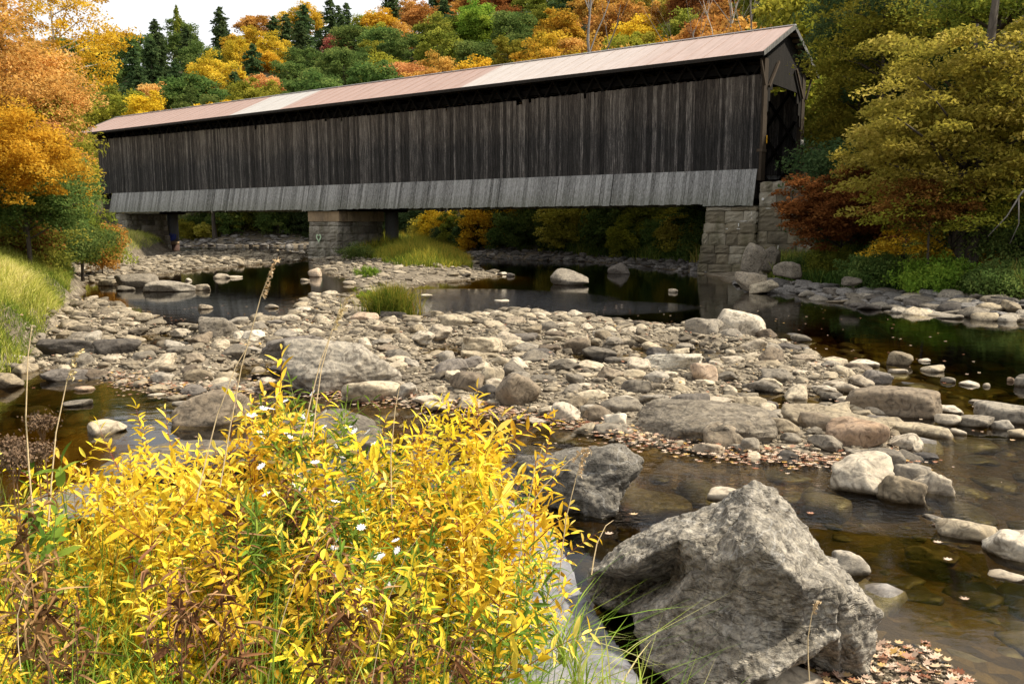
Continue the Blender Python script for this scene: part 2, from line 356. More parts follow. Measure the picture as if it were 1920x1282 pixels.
# ------------------------------------------------------------------ water
wm, nt = newmat('water')
geo = N(nt, 'ShaderNodeNewGeometry').outputs['Position']
na = noise(nt, mapping(nt, geo, (1.0, 2.2, 1)), 1.3, 3, 0.5, 0.3)
nb = noise(nt, mapping(nt, geo, (1.0, 2.0, 1)), 9, 3, 0.6, 0.4)
def spot(cx, cy, sx, sy):
    m = N(nt, 'ShaderNodeMapping', vector_type='TEXTURE'); m.inputs['Location'].default_value = (cx, cy, 0); m.inputs['Scale'].default_value = (sx, sy, 3); nt.links.new(geo, m.inputs[0])
    g = N(nt, 'ShaderNodeTexGradient', gradient_type='SPHERICAL'); nt.links.new(m.outputs[0], g.inputs[0]); return g.outputs['Fac']
rp = spot(RIPPLE_C[0], RIPPLE_C[1], 5.0, 4.0)
for px, py, sx, sy in ((980, 575, 5, 2.5), (600, 485, 6, 5), (1240, 935, 1.6, 0.8), (1840, 900, 3.0, 1.6), (440, 468, 9, 7)):
    q = gp(px, py); rp = math_(nt, 'MAXIMUM', rp, spot(q[0], q[1], sx, sy))
amp = math_(nt, 'ADD', 0.06, math_(nt, 'MULTIPLY', rp, 9.0))
hgt = math_(nt, 'ADD', math_(nt, 'MULTIPLY', na, 0.10), math_(nt, 'MULTIPLY', math_(nt, 'MULTIPLY', nb, amp), 0.35))
bp = N(nt, 'ShaderNodeBump', inp={'Strength': 0.5, 'Distance': 0.05}); nt.links.new(hgt, bp.inputs['Height'])
fr = N(nt, 'ShaderNodeFresnel', inp={'IOR': 1.25}); nt.links.new(bp.outputs[0], fr.inputs['Normal'])
gl = N(nt, 'ShaderNodeBsdfGlossy', inp={'Roughness': 0.02, 'Color': (1, 1, 1, 1)}); nt.links.new(bp.outputs[0], gl.inputs['Normal'])
tr = N(nt, 'ShaderNodeBsdfTransparent', inp={0: (0.90, 0.85, 0.62, 1)})
mx = N(nt, 'ShaderNodeMixShader'); o = N(nt, 'ShaderNodeOutputMaterial')
nt.links.new(fr.outputs[0], mx.inputs[0]); nt.links.new(tr.outputs[0], mx.inputs[1]); nt.links.new(gl.outputs[0], mx.inputs[2]); nt.links.new(mx.outputs[0], o.inputs[0])
va = N(nt, 'ShaderNodeVolumeAbsorption', inp={'Color': (0.60, 0.52, 0.18, 1), 'Density': 2.9}); nt.links.new(va.outputs[0], o.inputs['Volume'])
w = MB().box(-390, 390, -36, 390, -6.0, 0.0).build('water', wm); tag(w, 'brown tea-coloured river water', kind='structure')

# ------------------------------------------------------------------ sky, sun, camera
W = bpy.data.worlds.new('World'); SC.world = W; W.use_nodes = True; nt = W.node_tree; nt.nodes.clear()
SUN = Vector((0.60, 0.06, 0.74)).normalized()
sk = N(nt, 'ShaderNodeTexSky', sky_type='NISHITA', sun_disc=False)
sk.sun_elevation = math.asin(SUN.z); sk.sun_rotation = math.atan2(SUN.x, SUN.y); sk.dust_density = 2.0; sk.air_density = 1.0
tc = N(nt, 'ShaderNodeTexCoord').outputs['Generated']
cl = ramp(nt, noise(nt, mapping(nt, tc, (1, 1, 2.5)), 2.2, 5, 0.55), [(0.3, (8.6, 8.6, 8.7)), (0.7, (10.5, 10.4, 10.2))])
bg = N(nt, 'ShaderNodeBackground', inp={'Strength': 0.085}); o = N(nt, 'ShaderNodeOutputWorld')
nt.links.new(mix(nt, 0.8, sk.outputs[0], cl), bg.inputs[0]); nt.links.new(bg.outputs[0], o.inputs[0])
L = bpy.data.lights.new('sun', 'SUN'); L.energy = 5.0; L.angle = R(2.5); L.color = (1.0, 0.91, 0.76)
lo = bpy.data.objects.new('sun', L); COL.objects.link(lo); lo.rotation_euler = SUN.to_track_quat('Z', 'Y').to_euler()
cd = bpy.data.cameras.new('camera'); co = bpy.data.objects.new('camera', cd); COL.objects.link(co); SC.camera = co
cd.sensor_width = 36; cd.lens = 36 * FPX / 1920; cd.clip_end = 1500; cd.clip_start = 0.05
co.location = (0, 0, CAMH); co.rotation_euler = (math.pi / 2 - PITCH, 0, 0)
SC.view_settings.view_transform = 'Standard'; SC.view_settings.look = 'None'; SC.view_settings.exposure = 0.62; SC.view_settings.gamma = 1
SC.cycles.max_bounces = 6; SC.cycles.diffuse_bounces = 3; SC.cycles.glossy_bounces = 3; SC.cycles.transmission_bounces = 3; SC.cycles.transparent_max_bounces = 12
SC.cycles.use_denoising = True; SC.cycles.caustics_reflective = False; SC.cycles.caustics_refractive = False

# ------------------------------------------------------------------ covered bridge (local x runs along it, +y faces the camera side)
u = np.array([-0.80498, 0.59331]); BP = np.array([10.7827, 37.965])
def b2w(x, y, z=0.0): return np.array([BP[0] + u[0] * x - u[1] * y, BP[1] + u[1] * x + u[0] * y, z])
BR = empty('covered_bridge', (BP[0], BP[1], 0), math.atan2(u[1], u[0]))
tag(BR, 'long weathered wooden covered bridge with tin roof spanning the stony river', 'covered bridge')
def wood(name, stops, top=None, moss=None):
    m, nt = newmat(name); tc = N(nt, 'ShaderNodeTexCoord').outputs['Object']
    t = N(nt, 'ShaderNodeAttribute', attribute_name='tone').outputs['Fac']
    cm = N(nt, 'ShaderNodeCombineXYZ'); nt.links.new(math_(nt, 'MULTIPLY', t, 40.0), cm.inputs[1])
    ad = N(nt, 'ShaderNodeVectorMath', operation='ADD'); nt.links.new(mapping(nt, tc, (26, 26, 1.3)), ad.inputs[0]); nt.links.new(cm.outputs[0], ad.inputs[1])
    n1 = noise(nt, ad.outputs[0], 1.0, 6, 0.65, 0.6)
    n2 = noise(nt, mapping(nt, tc, (30, 30, 5)), 2.0, 4, 0.7)
    f = math_(nt, 'ADD', math_(nt, 'MULTIPLY', n1, 0.55), math_(nt, 'MULTIPLY', t, 0.15)); f = math_(nt, 'ADD', f, math_(nt, 'MULTIPLY', n2, 0.30))
    if top is not None:
        sp = N(nt, 'ShaderNodeSeparateXYZ'); nt.links.new(tc, sp.inputs[0])
        z = math_(nt, 'ADD', sp.outputs[2], math_(nt, 'MULTIPLY', math_(nt, 'SUBTRACT', n1, 0.5), 2.6))
        z = math_(nt, 'ADD', z, math_(nt, 'MULTIPLY', math_(nt, 'SUBTRACT', noise(nt, mapping(nt, tc, (0.25, 1, 0.2)), 1.0, 3, 0.5), 0.5), 1.8))
        zt = math_(nt, 'MULTIPLY', math_(nt, 'SUBTRACT', z, 6.3), 0.36, clamp=True)
        col = mix(nt, zt, ramp(nt, f, stops), ramp(nt, f, top))
    else: col = ramp(nt, f, stops)
    if moss:
        sp = N(nt, 'ShaderNodeSeparateXYZ'); nt.links.new(tc, sp.inputs[0])
        z = math_(nt, 'ADD', sp.outputs[2], math_(nt, 'MULTIPLY', math_(nt, 'SUBTRACT', n1, 0.5), 1.8))
        col = mix(nt, math_(nt, 'MULTIPLY', math_(nt, 'MULTIPLY', math_(nt, 'SUBTRACT', 4.0, z), 0.8, clamp=True), 0.6), col, moss)
    kn = ramp(nt, n2, [(0.62, (1, 1, 1)), (0.72, (1.9, 1.8, 1.7))])
    col = mix(nt, 0.6, col, kn, 'MULTIPLY')
    finish(nt, col, 0.9, n1, 0.5, 0.02, 0.2); return m
M['siding'] = wood('dark_siding', [(0.36, (0.008, 0.007, 0.007)), (0.48, (0.026, 0.024, 0.022)), (0.57, (0.066, 0.060, 0.056)), (0.67, (0.24, 0.22, 0.20))],
                   [(0.36, (0.025, 0.020, 0.016)), (0.49, (0.095, 0.076, 0.060)), (0.62, (0.27, 0.23, 0.185))])
M['skirt'] = wood('grey_skirt_boards', [(0.36, (0.045, 0.044, 0.04)), (0.47, (0.19, 0.187, 0.178)), (0.62, (0.38, 0.375, 0.36))], moss=(0.10, 0.105, 0.06))
M['timber'] = wood('old_timber', [(0.3, (0.012, 0.010, 0.008)), (0.7, (0.045, 0.036, 0.028))])
M['jamb'] = wood('jamb_board', [(0.3, (0.025, 0.018, 0.012)), (0.7, (0.09, 0.066, 0.045))])
M['shade_tint'] = wood('shade_tint_board', [(0.3, (0.004, 0.0035, 0.003)), (0.7, (0.018, 0.014, 0.010))])  # old wood with the gable's shade put into its colour; truss shares it
def ztop(x): return 8.62 - 0.06 * math.sin(min(x, 19) / 19 * 1.57) + 0.34 * max(0, x - 19) / 36
ZS = 4.60
for side in (0, 1):
    b = MB(); x = 0.0; s = 1 if side == 0 else -1; y0 = 0.0 if side == 0 else -5.5
    while x < 55.0:
        wd = RND.uniform(0.11, 0.24); off = RND.uniform(0, 0.022); x1 = min(x + wd, 55.0); g = 0.008 if RND.random() < .85 else .02
        tn = RND.random(); zb = ZS + RND.uniform(-0.03, 0.03) - 0.0; zt = ztop(x) + RND.uniform(-0.02, 0.02)
        if RND.random() < 0.02: zt -= RND.uniform(0.1, 0.3)
        ya, yb = y0 + s * (off - 0.04), y0 + s * off
        b.box(x + g / 2, x1 - g / 2, min(ya, yb), max(ya, yb), zb, zt, tn); x = x1
    b.build('siding', M['siding'], BR)
    b = MB(); x = 0.05
    def zlow(x): return 3.03 if (x < 2.35 or 26.3 < x < 29.7) else 3.10
    while x < 53.2:
        wd = RND.uniform(0.13, 0.26); x1 = min(x + wd, 53.2); off = RND.uniform(0, 0.02); g = 0.01 if RND.random() < 0.9 else 0.04
        zb = zlow(x) + RND.uniform(-0.02, 0.02); fl = 0.42; tn = RND.random() ** 0.8
        B = [(x, y0 + s * (fl + off), zb), (x1 - g, y0 + s * (fl + off), zb), (x1 - g, y0 + s * (fl + off - 0.04), zb), (x, y0 + s * (fl + off - 0.04), zb)]
        T = [(x, y0 + s * (0.07 + off), ZS + .01), (x1 - g, y0 + s * (0.07 + off), ZS + .01), (x1 - g, y0 + s * (0.03 + off), ZS + .01), (x, y0 + s * (0.03 + off), ZS + .01)]
        b.hexa(B, T, tn) if s > 0 else b.hexa(B[::-1], T[::-1], tn); x = x1
    b.build('skirt', M['skirt'], BR)
    # lattice truss just inside the boards, seen in the gap below the eave
    b = MB(); yl = y0 - s * 0.22
    for k in range(-3, 48):
        xa = k * 1.22; h0, h1 = 3.9, 9.35; run = 3.6
        for dx, yy in ((run, yl), (-run, yl - s * 0.08)):
            p0, p1 = Vector((xa, yy, h0)), Vector((xa + dx, yy, h1))
            if dx < 0: p0, p1 = Vector((xa + run, yy, h0)), Vector((xa, yy, h1))
            t0 = max(0, (0.3 - min(p0.x, p1.x)) / run) if min(p0.x, p1.x) < 0.3 else 0
            if max(p0.x, p1.x) > 54.7 or min(p0.x, p1.x) < 0.2:
                # clip to the bridge's length
                d = p1 - p0; ts = sorted([(0.25 - p0.x) / d.x, (54.7 - p0.x) / d.x]); lo_, hi_ = max(0, ts[0]), min(1, ts[1])
                if hi_ - lo_ < 0.05: continue
                p0, p1 = p0 + d * lo_, p0 + d * hi_
            b.bar(p0, p1, 0.07, 0.26, (0, 1, 0), RND.random())
    for zz in (4.25, 8.95): b.box(0.2, 54.8, min(yl - s * .17, yl - s * .29), max(yl - s * .17, yl - s * .29), zz - .14, zz + .14, .3)
    b.box(0.05, 55.0, min(yl + s * .14, yl - s * .1), max(yl + s * .14, yl - s * .1), 9.36, 9.56, .2)
    b.build('lattice_truss', M['shade_tint'], BR)
# roof
def roofz(y): return 11.06 - 0.453 * abs(y + 2.75)
rm, nt = newmat('tin_roof'); tcn = N(nt, 'ShaderNodeTexCoord').outputs['Object']; sp = N(nt, 'ShaderNodeSeparateXYZ'); nt.links.new(tcn, sp.inputs[0])
xx = math_(nt, 'MULTIPLY', sp.outputs[0], 1 / 60.0)
PK, GY = (0.33, 0.225, 0.185), (0.42, 0.40, 0.375)
cc = ramp(nt, xx, [(0.0, (0.36, 0.26, 0.225)), (5.0 / 60, (0.37, 0.285, 0.25)), (7 / 60, (0.41, 0.35, 0.32)), (16.1 / 60, (0.43, 0.39, 0.36)), (16.15 / 60, PK), (31.0 / 60, (0.34, 0.23, 0.19)), (31.05 / 60, GY), (36.2 / 60, GY), (36.25 / 60, PK), (1, (0.34, 0.235, 0.195))])
nn = noise(nt, mapping(nt, tcn, (1.2, 6, 6)), 1.5, 6, 0.7); ns = noise(nt, mapping(nt, tcn, (8, 0.4, 0.4)), 1.2, 5, 0.7)
cc = mix(nt, 0.55, cc, ramp(nt, nn, [(0.3, (0.82, 0.8, 0.78)), (0.7, (1.12, 1.12, 1.12))]), 'MULTIPLY'); cc = mix(nt, 0.5, cc, ramp(nt, ns, [(0.35, (0.70, 0.64, 0.58)), (0.62, (1.15, 1.15, 1.15))]), 'MULTIPLY')
finish(nt, cc, 0.55, nn, 0.15, 0.01, 0.35)
M['cap'] = flat_mat('roof_cap_metal', (0.62, 0.60, 0.58), 0.5, 0.15, 3)
for s in (1, -1):
    b = MB(); ye = -2.75 + s * 3.75; ze = roofz(ye); nseg = 110
    rows = [0, .25, .5, .75, 1]
    for i in range(nseg):
        xa, xb = -0.38 + 57.3 * i / nseg, -0.38 + 57.3 * (i + 1) / nseg
        y0, z0, y1, z1 = -2.75, 11.06, ye, ze
        th = 0.05
        lv = 0.004 * math.sin(i * 2.1)
        B = [(xa, y0, z0 - th), (xb, y0, z0 - th), (xb, y1, z1 - th), (xa, y1, z1 - th)]; T = [(xa, y0, z0), (xb, y0, z0), (xb, y1, z1 + lv), (xa, y1, z1 + lv)]
        if i == nseg - 1 : pass
        (b.hexa(B[::-1], T[::-1]) if s > 0 else b.hexa(B, T))
    ro = b.build('roof', rm, BR)
    b = MB(); x = -0.3
    while x < 56.8:
        b.bar((x, -2.75 + s * 0.02, 11.06 + .006), (x, ye, ze + .006), 0.03, 0.016, (0, 0, 1)); x += 0.9
    b.build('roof_seam', rm, ro)
    b = MB(); b.bar((-0.40, ye + s * .012, ze - .07), (56.93, ye + s * .012, ze - .07), 0.16, 0.024, (0, 1, 0)); b.build('eave_board', M['timber'], BR)
    b = MB()
    for xe in (-0.40, 56.94): b.bar((xe, -2.75, 11.0), (xe, ye, ze - 0.07), 0.03, 0.2, (0, 0, 1))
    b.build('rake_board', M['skirt'], BR)
    b = MB()   # purlins carried by rafters under the tin
    for k in range(9):
        t = (k + .4) / 9; yy = -2.75 + s * 3.75 * t; b.box(-0.34, 56.85, min(yy, yy + s * .16), max(yy, yy + s * .16), roofz(yy) - .20, roofz(yy) - .13, .2)
    x = 0.2
    while x < 56: b.bar((x, -2.75, 10.78), (x, ye - s * .55, ze - .27 + .25), 0.12, 0.14, (0, 0, 1), .3); x += 1.22
    b.build('rafter', M['timber'], BR)
b = MB(); b.bar((-0.42, -2.75, 11.085), (56.96, -2.75, 11.085), 0.16, 0.035); b.build('ridge_cap', M['cap'], BR)
# ends: gable, jambs, braces
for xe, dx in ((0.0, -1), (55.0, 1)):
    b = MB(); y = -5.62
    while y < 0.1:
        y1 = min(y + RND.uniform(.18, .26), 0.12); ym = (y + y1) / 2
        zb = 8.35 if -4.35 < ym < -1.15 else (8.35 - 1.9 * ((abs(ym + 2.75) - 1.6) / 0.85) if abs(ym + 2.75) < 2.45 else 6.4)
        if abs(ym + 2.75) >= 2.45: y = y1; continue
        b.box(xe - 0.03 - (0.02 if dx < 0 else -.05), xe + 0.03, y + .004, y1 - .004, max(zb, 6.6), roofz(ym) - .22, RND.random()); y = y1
    b.build('gable', M['shade_tint'], BR)
    for yy in (-0.22, -5.28):
        b = MB(); b.box(xe - .10, xe + .10, yy - .26, yy + .22, 4.12, 6.9, .2); b.box(xe - .13, xe + .13, yy - .28, yy + .24, 5.35, 5.47, .8); b.box(xe - .09, xe + .09, yy - .24, yy + .20, 6.9, 9.3, .1)
        b.build('jamb', M['jamb'], BR)
        sgn = 1 if yy > -2 else -1
        b = MB(); b.bar((xe + dx * .14, yy - sgn * .26, 8.15), (xe + dx * .14, yy - sgn * 1.35, 9.35), .09, .12, a=.9); b.bar((xe + dx * .14, yy + sgn * .2, 8.15), (xe + dx * .14, yy + sgn * .85, 9.15), .07, .1, a=.6); b.build('brace', M['jamb'], BR)
b = MB(); x = 0.0
while x < 55: b.box(x, x + .29, -5.2, -.3, 3.98, 4.10, RND.random()); x += .3
b.build('deck', M['timber'], BR)
b = MB()
for yy in (-.25, -1.9, -3.6, -5.25): b.box(.1, 54.9, yy - .15, yy + .15, 3.35, 3.97, .2)
x = .6
while x < 54.5: b.box(x, x + .2, -5.4, -.1, 3.22, 3.34, .3); x += 1.2
b.build('floor_beam', M['timber'], BR)
M['ochre'] = flat_mat('reflector_yellow', (0.62, 0.33, 0.02), 0.5, 0.15, 30)
for yy, zz in ((-.44, 5.9), (-5.1, 5.3)):
    MB().box(-.145, -.132, yy - .05, yy + .05, zz - .17, zz + .17).build('reflector', M['ochre'], BR)
M['white'] = flat_mat('white_sign_paint', (0.78, 0.77, 0.72), 0.5, 0.08, 10); M['ink'] = flat_mat('sign_black', (0.03, 0.03, 0.03), 0.6, 0.1)
sg = empty('sign', b2w(-.14, -5.28, 6.1), BR.rotation_euler.z); tag(sg, 'small white rectangular sign nailed to the far portal post', 'sign')
MB().box(-.02, 0, -.30, .30, -.14, .14).build('panel', M['white'], sg)
b = MB()
for yy in (-.21, -.16, -.06, .05, .13, .19): b.box(-.026, -.0205, yy - .012, yy + .012, -.06, .06)
for z in (-.055, .055): b.box(-.0265, -.021, -.21, -.16, z - .01, z + .01); b.box(-.0265, -.021, .05, .13, z - .01, z + .01)
b.build('lettering', M['ink'], sg)

# ------------------------------------------------------------------ stonework that carries the bridge
def stone_wall_mat(name, base, dirt, sc=1.0):
    m, nt = newmat(name); tc = N(nt, 'ShaderNodeTexCoord').outputs['Object']
    t = N(nt, 'ShaderNodeAttribute', attribute_name='tone').outputs['Fac']
    n1 = noise(nt, tc, 2.2 * sc, 6, 0.65, 0.4); n2 = noise(nt, tc, 24 * sc, 5, 0.7)
    f = math_(nt, 'ADD', math_(nt, 'MULTIPLY', n1, .5), math_(nt, 'MULTIPLY', t, .5))
    c = ramp(nt, f, [(0.2, base[0]), (0.5, base[1]), (0.8, base[2])])
    c = mix(nt, ramp(nt, noise(nt, mapping(nt, tc, (1, 1, .4)), 1.3, 5, .7), [(0.48, (0, 0, 0)), (0.66, (.75,) * 3)]), c, dirt)
    c = mix(nt, .6, c, ramp(nt, n2, [(.3, (.65,) * 3), (.7, (1.25,) * 3)]), 'MULTIPLY')
    finish(nt, c, .92, math_(nt, 'ADD', n1, math_(nt, 'MULTIPLY', n2, .5)), .8, .05, .2); return m
M['ashlar'] = stone_wall_mat('ashlar', [(0.12, 0.105, 0.085), (0.24, 0.215, 0.175), (0.38, 0.35, 0.29)], (0.085, 0.08, 0.045))
M['tanstone'] = stone_wall_mat('tan_capstone', [(0.24, 0.17, 0.10), (0.36, 0.27, 0.17), (0.46, 0.37, 0.25)], (0.13, 0.10, 0.07), .8)
M['joint'] = flat_mat('dark_mortar', (0.05, 0.042, 0.032), .95, .3, 12)
def block(b, C, ax, ay, az, w, d, h, seed, n=5, rough=0.055):
    """a rough-dressed block: its outer faces a small displaced grid"""
    r = random.Random(seed); tone = r.random()
    def face(o, e1, e2, nrm):
        V = []; F = []
        for j in range(n + 1):
            for i in range(n + 1):
                s, t = i / n, j / n; edge = min(s, 1 - s, t, 1 - t)
                q = np.array(o) + np.array(e1) * s + np.array(e2) * t
                k = (0 if edge == 0 else 1) * (rough * (.3 + r.random()))
                V.append(q + np.array(nrm) * k)
        for j in range(n):
            for i in range(n): a = j * (n + 1) + i; F.append((a, a + 1, a + n + 2, a + n + 1))
        b.add(V, F, tone)
    c = np.array(C, float); X, Y_, Z_ = np.array(ax) * w, np.array(ay) * d, np.array(az) * h
    face(c, X, Z_, -np.array(ay)); face(c + Y_ + X, -X, Z_, np.array(ay)); face(c + X, Y_, Z_, np.array(ax)); face(c + Y_, -Y_, Z_, -np.array(ax)); face(c + Z_, X, Y_, np.array(az)); face(c + Y_, X, -Y_, -np.array(az))
def masonry(b, x0, x1, y0, y1, z0, z1, batter=(0, 0, 0, 0), course=.45, seed=1):
    """courses of blocks round a rectangle in bridge coordinates; batter: how far x0, x1, y0, y1 lean out at z0"""
    r = random.Random(seed); z = z0; k = 0
    while z < z1 - .05:
        hz = min(course * r.uniform(.8, 1.2), z1 - z); hz = z1 - z if z1 - z - hz < .15 else hz
        t = 1 - (z + hz / 2 - z0) / (z1 - z0)
        a0, a1, c0, c1 = x0 - batter[0] * t, x1 + batter[1] * t, y0 - batter[2] * t, y1 + batter[3] * t
        def run(p, q): 
            out = [p]; 
            while out[-1] < q - .3: out.append(min(q, out[-1] + r.uniform(.5, 1.25)))
            if q - out[-1] > 1e-6: out[-1 if len(out) > 1 and q - out[-1] < .3 else len(out):] = [q]
            return out
        D = .45
        for yy, n_ in ((c1, 0), (c0 + D, 1)):
            e = run(a0, a1)
            for i in range(len(e) - 1):
                jj = r.uniform(-.03, .035); block(b, (e[i] + .017, yy - D + (jj if n_ == 0 else -jj), z + .017), (1, 0, 0), (0, 1, 0), (0, 0, 1), e[i + 1] - e[i] - .034, D, hz - .034, r.random())
        for xx_, n_ in ((a0, 0), (a1 - D, 1)):
            e = run(c0 + D, c1 - D)
            for i in range(len(e) - 1):
                jj = r.uniform(-.015, .02); block(b, (xx_ + (jj if n_ else -jj), e[i] + .01, z + .01), (1, 0, 0), (0, 1, 0), (0, 0, 1), D, e[i + 1] - e[i] - .02, hz - .02, r.random())
        z += hz
def brobj(name, label, cat, group=None):
    e = empty(name, (BP[0], BP[1], 0), BR.rotation_euler.z); tag(e, label, cat, group); return e
PI_ = brobj('stone_pier', 'stone block bridge pier standing mid-river with tan capstone and green heart', 'bridge pier')
b = MB(); masonry(b, 26.75, 29.45, -3.7, .15, -.8, 2.35, (.06, .06, .25, .25), .5, 5); b.build('masonry', M['ashlar'], PI_)
b = MB(); b.box(26.85, 29.35, -3.5, 0, -.8, 2.33); b.build('core', M['joint'], PI_)
b = MB(); 
for i, (xa, xb) in enumerate(((26.6, 27.35), (27.36, 29.5))): block(b, (xa, -.45, 2.36), (1, 0, 0), (0, 1, 0), (0, 0, 1), xb - xa, .65, .62, i + 3, 5, .015)
for k in range(3): block(b, (26.6, -3.75 + k * 1.08, 2.36), (1, 0, 0), (0, 1, 0), (0, 0, 1), .6, 1.05, .62, k + 9, 4, .015)
b.box(27.2, 29.4, -3.7, -.46, 2.37, 2.96, .4); b.build('capstone', M['tanstone'], PI_)
b = MB(); b.box(26.4, 29.6, -5.2, -.3, 2.985, 3.34, .3); b.build('bearing_timber', M['timber'], PI_)
hm = flat_mat('green_chalk', (0.42, 0.55, 0.36), .9, .3, 25)
V = []; 
for k in range(28):
    t = 2 * math.pi * k / 28; hx = 16 * math.sin(t) ** 3; hy = 13 * math.cos(t) - 5 * math.cos(2 * t) - 2 * math.cos(3 * t) - math.cos(4 * t)
    V.append((28.35 + hx * .0155, .375, 1.33 + hy * .020)); 
V2 = [(28.35 + (x - 28.35) * .55, y, 1.35 + (z - 1.33) * .55) for x, y, z in V]
b = MB(); b.add(V + V2, [(k, (k + 1) % 28, 28 + (k + 1) % 28, 28 + k) for k in range(28)]); b.build('painted_heart', hm, PI_)
RA = brobj('stone_abutment', 'tall mossy stone block abutment under the open bridge portal', 'abutment')
b = MB(); masonry(b, -.1, 2.25, -5.9, .30, -.8, 2.98, (0, .30, .3, .45), .46, 11); masonry(b, -2.6, -.12, -5.9, .12, .1, 4.02, (.1, 0, .2, .1), .6, 12); b.build('masonry', stone_wall_mat('mossy_ashlar', [(0.10, 0.085, 0.06), (0.20, 0.17, 0.115), (0.34, 0.31, 0.245)], (0.07, 0.065, 0.03)), RA)
b = MB(); b.box(.05, 2.1, -5.7, .1, -.8, 2.94); b.box(-2.5, -.15, -5.7, -.1, -.5, 3.98); b.build('core', M['joint'], RA)
b = MB(); rr = random.Random(4)
for x, z, w_, h_ in ((.45, 2.35, .5, .03), (.9, 2.02, .9, .05), (.3, 2.0, .5, .04), (.1, 2.6, .03, .5), (-.6, 2.9, .3, .03), (.65, 2.2, .06, .22), (-.5, .9, .3, .03), (-1.1, 1.2, .05, .3), (.0, .45, .2, .08), (-.35, 3.3, .12, .16)):
    tt = 1 - (z + .8) / 3.78; yy = (.30 + .45 * tt if x > -.1 else .26) + .055
    V = [(x + w_ * .5 * math.cos(a) * rr.uniform(.6, 1), yy, z + h_ * .5 * math.sin(a) * rr.uniform(.6, 1)) for a in [k * math.pi / 5 for k in range(10)]]; b.add(V, [tuple(range(10))])
b.build('lime_streak', flat_mat('lime_white', (.62, .61, .57), .9, .1), RA)
LA = brobj('stone_abutment', 'shadowed stone abutment at the wooded far end of the bridge', 'abutment')
b = MB(); masonry(b, 51.9, 53.5, -3.7, -.3, -.8, 2.95, (.25, 0, .4, .2), .45, 21); b.build('masonry', M['ashlar'], LA)
b = MB(); b.box(52.2, 55.5, -3.6, -.4, -.8, 2.9); b.build('core', M['joint'], LA)
M['conc'] = stone_wall_mat('grey_concrete', [(0.14, 0.145, 0.15), (0.20, 0.205, 0.21), (0.26, 0.265, 0.27)], (0.11, 0.105, 0.09), .6); M['rustc'] = flat_mat('rusty_foot', (0.07, 0.04, 0.03), .9, .3, 10)
M['bluep'] = flat_mat('blue_spray_paint', (0.04, 0.07, 0.38), .7, .2)
for (px, py, D_, lab, gf) in ((325, 470, 0, 'grey round support column with blue scribble near the shadowed abutment', 1), (735, 462, 0, 'grey round support column behind the middle stone pier', 0)):
    d = ray(px, 440)[:2]; nn_ = np.array([0.59331, 0.80498]); base = BP + nn_ * 4.5; t = (base @ nn_) / (d @ nn_); q = d * t
    cxy = q; c = empty('support_column', (cxy[0], cxy[1], 0), BR.rotation_euler.z); tag(c, lab, 'column')
    b = MB(); b.tube([(0, 0, .7), (0, 0, 1.8), (0, 0, 2.95)], .44, 20); b.build('shaft', M['conc'], c, True)
    b = MB(); b.tube([(0, 0, -.8), (0, 0, .45)], .455, 20); b.build('foot', M['rustc'], c, True)
    b = MB(); b.tube([(0, 0, .45), (0, 0, .70)], .45, 20); b.build('band', M['tanstone'], c, True)
    b = MB(); b.box(-.6, .6, -.9, .8, 2.955, 3.21, .1); b.build('cap_beam', M['timber'], c)
    if gf:
        b = MB(); rr = random.Random(3); toc = math.atan2(-cxy[1], -cxy[0]) - BR.rotation_euler.z
        for k in range(7):
            a0 = toc + rr.uniform(-.7, .4); pts = []
            for j in range(9):
                a = a0 + .5 * math.sin(j * .9 + k) ; pts.append((math.cos(a) * .452, math.sin(a) * .452, 1.0 + .22 * math.cos(j * 1.3 + k * 2) + .1 * (k % 3)))
            b.tube(pts, .02, 4)
        b.build('blue_scribble', M['bluep'], c)
# ------------------------------------------------------------------ rocks
_ico = {}
def ico(n):
    if n not in _ico:
        bm = bmesh.new(); bmesh.ops.create_icosphere(bm, subdivisions=n, radius=1); bm.verts.ensure_lookup_table()
        V = np.array([v.co[:] for v in bm.verts]); V /= np.linalg.norm(V, axis=1)[:, None]
        F = np.array([[v.index for v in f.verts] for f in bm.faces]); bm.free(); _ico[n] = (V, F)
    return _ico[n]
def rock_shape(seed, n=4, k=9, cuts=9, rough=0.05, flat=0.0):
    """unit stone: a soft-edged cut block, roughened"""
    r = np.random.default_rng(seed); D, F = ico(n)
    nr = r.normal(size=(cuts, 3)); nr /= np.linalg.norm(nr, axis=1)[:, None]; h = r.uniform(0.6, 0.98, cuts); k = k * 2.2 + 4; rough = rough * 1.5
    ax = np.array([[1, 0, 0], [-1, 0, 0], [0, 1, 0], [0, -1, 0], [0, 0, 1], [0, 0, -1]]) + r.normal(size=(6, 3)) * 0.10
    cn = np.array([[i, j, l] for i in (-1, 1) for j in (-1, 1) for l in (-1, 1)])[r.permutation(8)[:6]] + r.normal(size=(6, 3)) * .45; cn /= np.linalg.norm(cn, axis=1)[:, None]
    nr = np.vstack([nr, ax, cn]); h = np.concatenate([h, r.uniform(.86, 1.0, 6), r.uniform(.72, 1.12, 6)])
    q = np.maximum(D @ nr.T / h, 0) ** k; rad = q.sum(1) ** (-1 / k)
    V = D * rad[:, None]
    V = V * (1 + rough * fbm(V * 1.7 + seed % 97, seed % 1000, 4)[:, None] * 2.2)
    V = V * (1 + .16 * fbm(V * .8 + seed % 53, seed % 431, 2)[:, None])
    if n >= 4: V = V * (1 + rough * 0.55 * fbm(V * 7 + seed % 31, seed % 777, 3)[:, None])
    return V, F
NROCK = [0]
def rot(yaw, tx=0.0, ty=0.0):
    return np.array(Matrix.Rotation(yaw, 3, 'Z') @ Matrix.Rotation(tx, 3, 'X') @ Matrix.Rotation(ty, 3, 'Y'))
PLACED = []      # (x, y, radius) of the hand-placed stones
